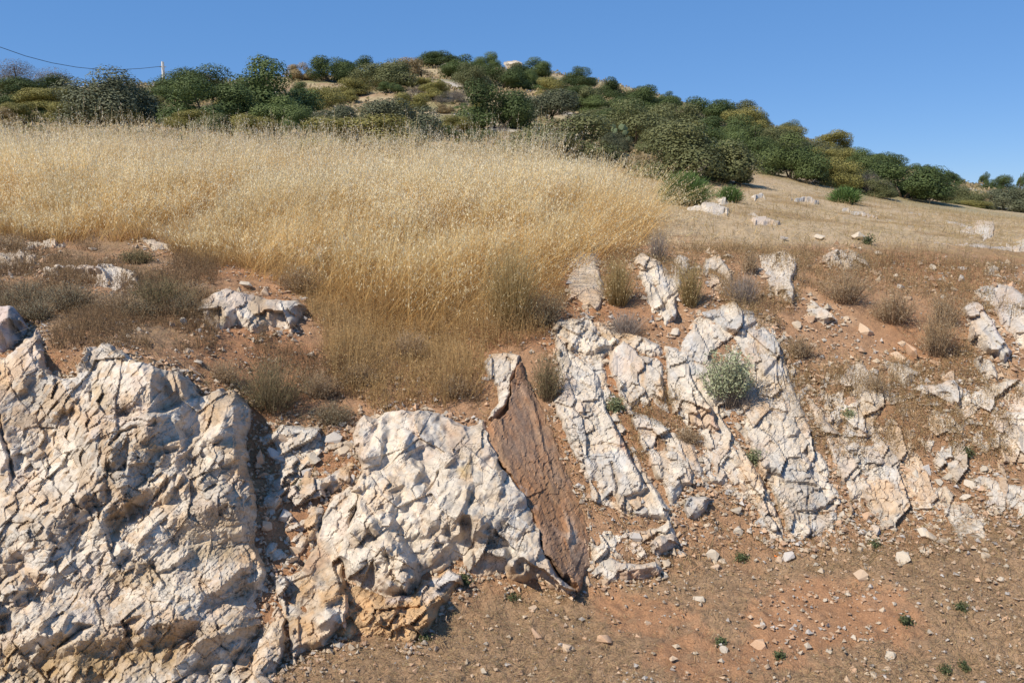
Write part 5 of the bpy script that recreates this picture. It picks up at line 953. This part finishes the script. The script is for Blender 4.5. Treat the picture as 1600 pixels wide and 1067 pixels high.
# the right flank and the skyline: dense scrub, each bush its own object
PLACED = [(s[1], s[2] - s[4] * .5) for s in SHRUBS]
FLANK = [(800, 112), (930, 142), (1000, 162), (1180, 190), (1330, 242), (1470, 284), (1480, 305), (1380, 300), (1250, 262), (1160, 250), (1020, 215), (900, 170)]
LEFTF = [(0, 140), (250, 130), (480, 130), (640, 100), (660, 150), (620, 190), (480, 210), (250, 205), (0, 205)]
def fill(P, n, lb, grp, wr, styles, gap, keep_hi=True):
    P = np.array(P, float); lo, hi = P.min(0), P.max(0); got = tries = 0
    while got < n and tries < 6000:
        tries += 1; a = rng.uniform(lo, hi)
        if not inpoly(a[:1], a[1:], P)[0]: continue
        if any(math.hypot(a[0] - q[0], (a[1] - q[1]) * 1.7) < gap for q in PLACED): continue
        PLACED.append(tuple(a)); wd = rng.uniform(*wr); st = str(rng.choice(styles))
        shrub(lb, a[0], a[1] + wd * .2, wd, wd * rng.uniform(.55, .72), st, grp); got += 1
fill(FLANK, 50, "one of the small bushes crowding the right flank of the hill", "bushes crowding the right flank of the hill", (34, 64), ["dark", "olive", "dark", "mid", "yellow", "dark"], 27)
fill(LEFTF, 24, "one of the small bushes between the larger ones on the left slope", "small bushes on the left slope", (26, 52), ["dark", "olive", "yellow", "grey", "tan", "yellow"], 24)
fill([(620, 140), (760, 150), (800, 200), (900, 250), (700, 225), (640, 215)], 26, "low dry tuft on the open slope in the hill's middle", "dry tufts on the open hill slope", (12, 28), ["yellow", "tan", "twig", "mid"], 14)
for k in range(32):
    cx = 960 + k * 16.8 + rng.uniform(-5, 5); wd = rng.uniform(16, 32)
    by = np.interp(cx, [960, 1000, 1180, 1330, 1470, 1520], [152, 160, 187, 238, 277, 288]) + rng.uniform(2, 8)
    shrub("one of the tiny bushes lined up along the right skyline", cx, by, wd, wd * rng.uniform(.55, .75), str(rng.choice(["dark", "dark", "mid", "olive"])), "tiny bushes along the right skyline")
def small_tree(label, px, top, base, wpx, style):
    x, y, z = at1(px, base); s = y / F; H = (base - top) * s
    o = bpy.data.objects.new("tree", None); COL.objects.link(o); o.location = (x, y, z - .1); tag(o, label, "tree")
    cm, _ = proto(style, 1); c = bpy.data.objects.new("crown", cm); COL.objects.link(c); c.parent = o; c.location = (0, 0, H * .30); c.scale = (wpx * s * .85, wpx * s * .7, H * .72); c.rotation_euler = (.25, .3, 1)
    v, q = tube([(0, 0, 0), (.03 * H, 0, H * .3), (0, 0, H * .6), (.02 * H, 0, H * .85)], [.035 * H, .028 * H, .02 * H, .008 * H]); mk("trunk", v, q, M_BARK, np.repeat(np.array([[.13, .1, .07]]), len(v), 0), o)
small_tree("small tree with a clear trunk on the far right skyline", 1535, 262, 292, 22, "dark")
small_tree("small thin tree on the skyline at the right edge", 1592, 266, 300, 16, "dark")
small_tree("dark spreading tree on the very top of the hill", 731, 71, 98, 36, "dark")

# prickly pear
def pear():
    x, y, z = at1(967, 240); s = y / F
    o = bpy.data.objects.new("prickly_pear", None); COL.objects.link(o); o.location = (x, y, z); tag(o, "pale green prickly pear cactus at the foot of the hill", "cactus")
    r = random.Random(4); pads = [(0, 0, 0, 0)]
    for k in range(22):
        a = r.uniform(-.9, .9); hgt = r.uniform(0, 30) * s; cx = r.uniform(-16, 16) * s * (1 - .3 * hgt / (30 * s))
        th = np.linspace(0, 2 * np.pi, 11)[:-1]; rad = r.uniform(4.0, 5.5) * s; ya = r.uniform(-.8, .8)
        ring = np.stack([np.cos(th) * rad * .72, 0 * th, np.sin(th) * rad], -1)
        R_ = np.array([[math.cos(a), 0, math.sin(a)], [0, 1, 0], [-math.sin(a), 0, math.cos(a)]]); Yr = np.array([[math.cos(ya), -math.sin(ya), 0], [math.sin(ya), math.cos(ya), 0], [0, 0, 1]])
        tk = rad * .22; V = np.concatenate([ring * .8 + [0, -tk, 0], ring, ring * .8 + [0, tk, 0], [[0, -tk * 1.2, 0], [0, tk * 1.2, 0]]]) @ R_.T @ Yr.T + [cx, r.uniform(-8, 8) * s, hgt + rad]
        Q = []
        for j in range(10):
            j2 = (j + 1) % 10; Q += [(j, j2, 10 + j2, 10 + j), (10 + j, 10 + j2, 20 + j2, 20 + j), (30, j2, j, j), (31, 20 + j, 20 + j2, 20 + j2)]
        T = []
        for q in Q: T += [q[:3]] if q[2] == q[3] else [q[:3], (q[0], q[2], q[3])]
        mk("pad", V, np.array(T), M_LEAF, np.repeat(np.array([[.17, .21, .11]]) * r.uniform(.8, 1.2), len(V), 0), o)
pear()

# utility pole and wire
def pole():
    y = 62.0; u, m = ray(254, 97); top = np.array([float(u) * y, y, CAMZ + float(m) * y]); g = float(gz(top[0], y))
    o = bpy.data.objects.new("utility_pole", None); COL.objects.link(o); o.location = (top[0], y, g); tag(o, "pale utility pole rising behind the bushes on the left skyline", "utility pole")
    H = top[2] - g; v, q = tube([(0, 0, -.5), (0, 0, H * .5), (0, 0, H)], [.13, .11, .09]); mk("shaft", v, q, M_POLE, np.repeat(np.array([[.62, .60, .56]]), len(v), 0), o)
    v, q = tube([(-.22, 0, H - .35), (.22, 0, H - .35)], [.03, .03]); b = mk("bracket", v, q, M_POLE, np.repeat(np.array([[.3, .29, .28]]), len(v), 0), o)
    pts = []
    for px, py, yy in ((-260, 20, 44), (-120, 46, 48), (0, 74, 51.5), (40, 88, 53), (80, 98.5, 54.5), (120, 105.5, 56.2), (150, 108.5, 57.4), (185, 109.3, 59), (220, 107.5, 60.5), (254, 104, 62.0)):
        u, m = ray(px, py); pts.append((float(u) * yy, yy, CAMZ + float(m) * yy))
    v, q = tube(pts, .018); tag(mk("overhead_wire", v, q, M_POLE, np.repeat(np.array([[.07, .075, .09]]), len(v), 0)), "thin black wire sagging from the utility pole to the left edge", "wire")
pole()
# orange scrap by the small tilted slab
x, y, z = at1(1214, 873); v = hull_points(77, .25) * .045
bm = bmesh.new(); [bm.verts.new(p) for p in v]; bmesh.ops.convex_hull(bm, input=bm.verts[:]); bmesh.ops.delete(bm, geom=[q for q in bm.verts if not q.link_faces], context='VERTS')
me = bpy.data.meshes.new("orange_scrap"); bm.to_mesh(me); bm.free(); M_OR = mat_attr("orange_peel", .6, 60, .2, .4, 90, .002); me.materials.append(M_OR)
a = me.color_attributes.new("Col", 'FLOAT_COLOR', 'POINT'); a.data.foreach_set("color", np.tile(np.array([.85, .20, .02, 1], np.float32), len(me.vertices)))
o = bpy.data.objects.new("orange_scrap", me); COL.objects.link(o); o.location = (x, y, z + .02); o.rotation_euler = (.6, .2, .5); tag(o, "bright orange scrap on the ground below the rock bands", "scrap")
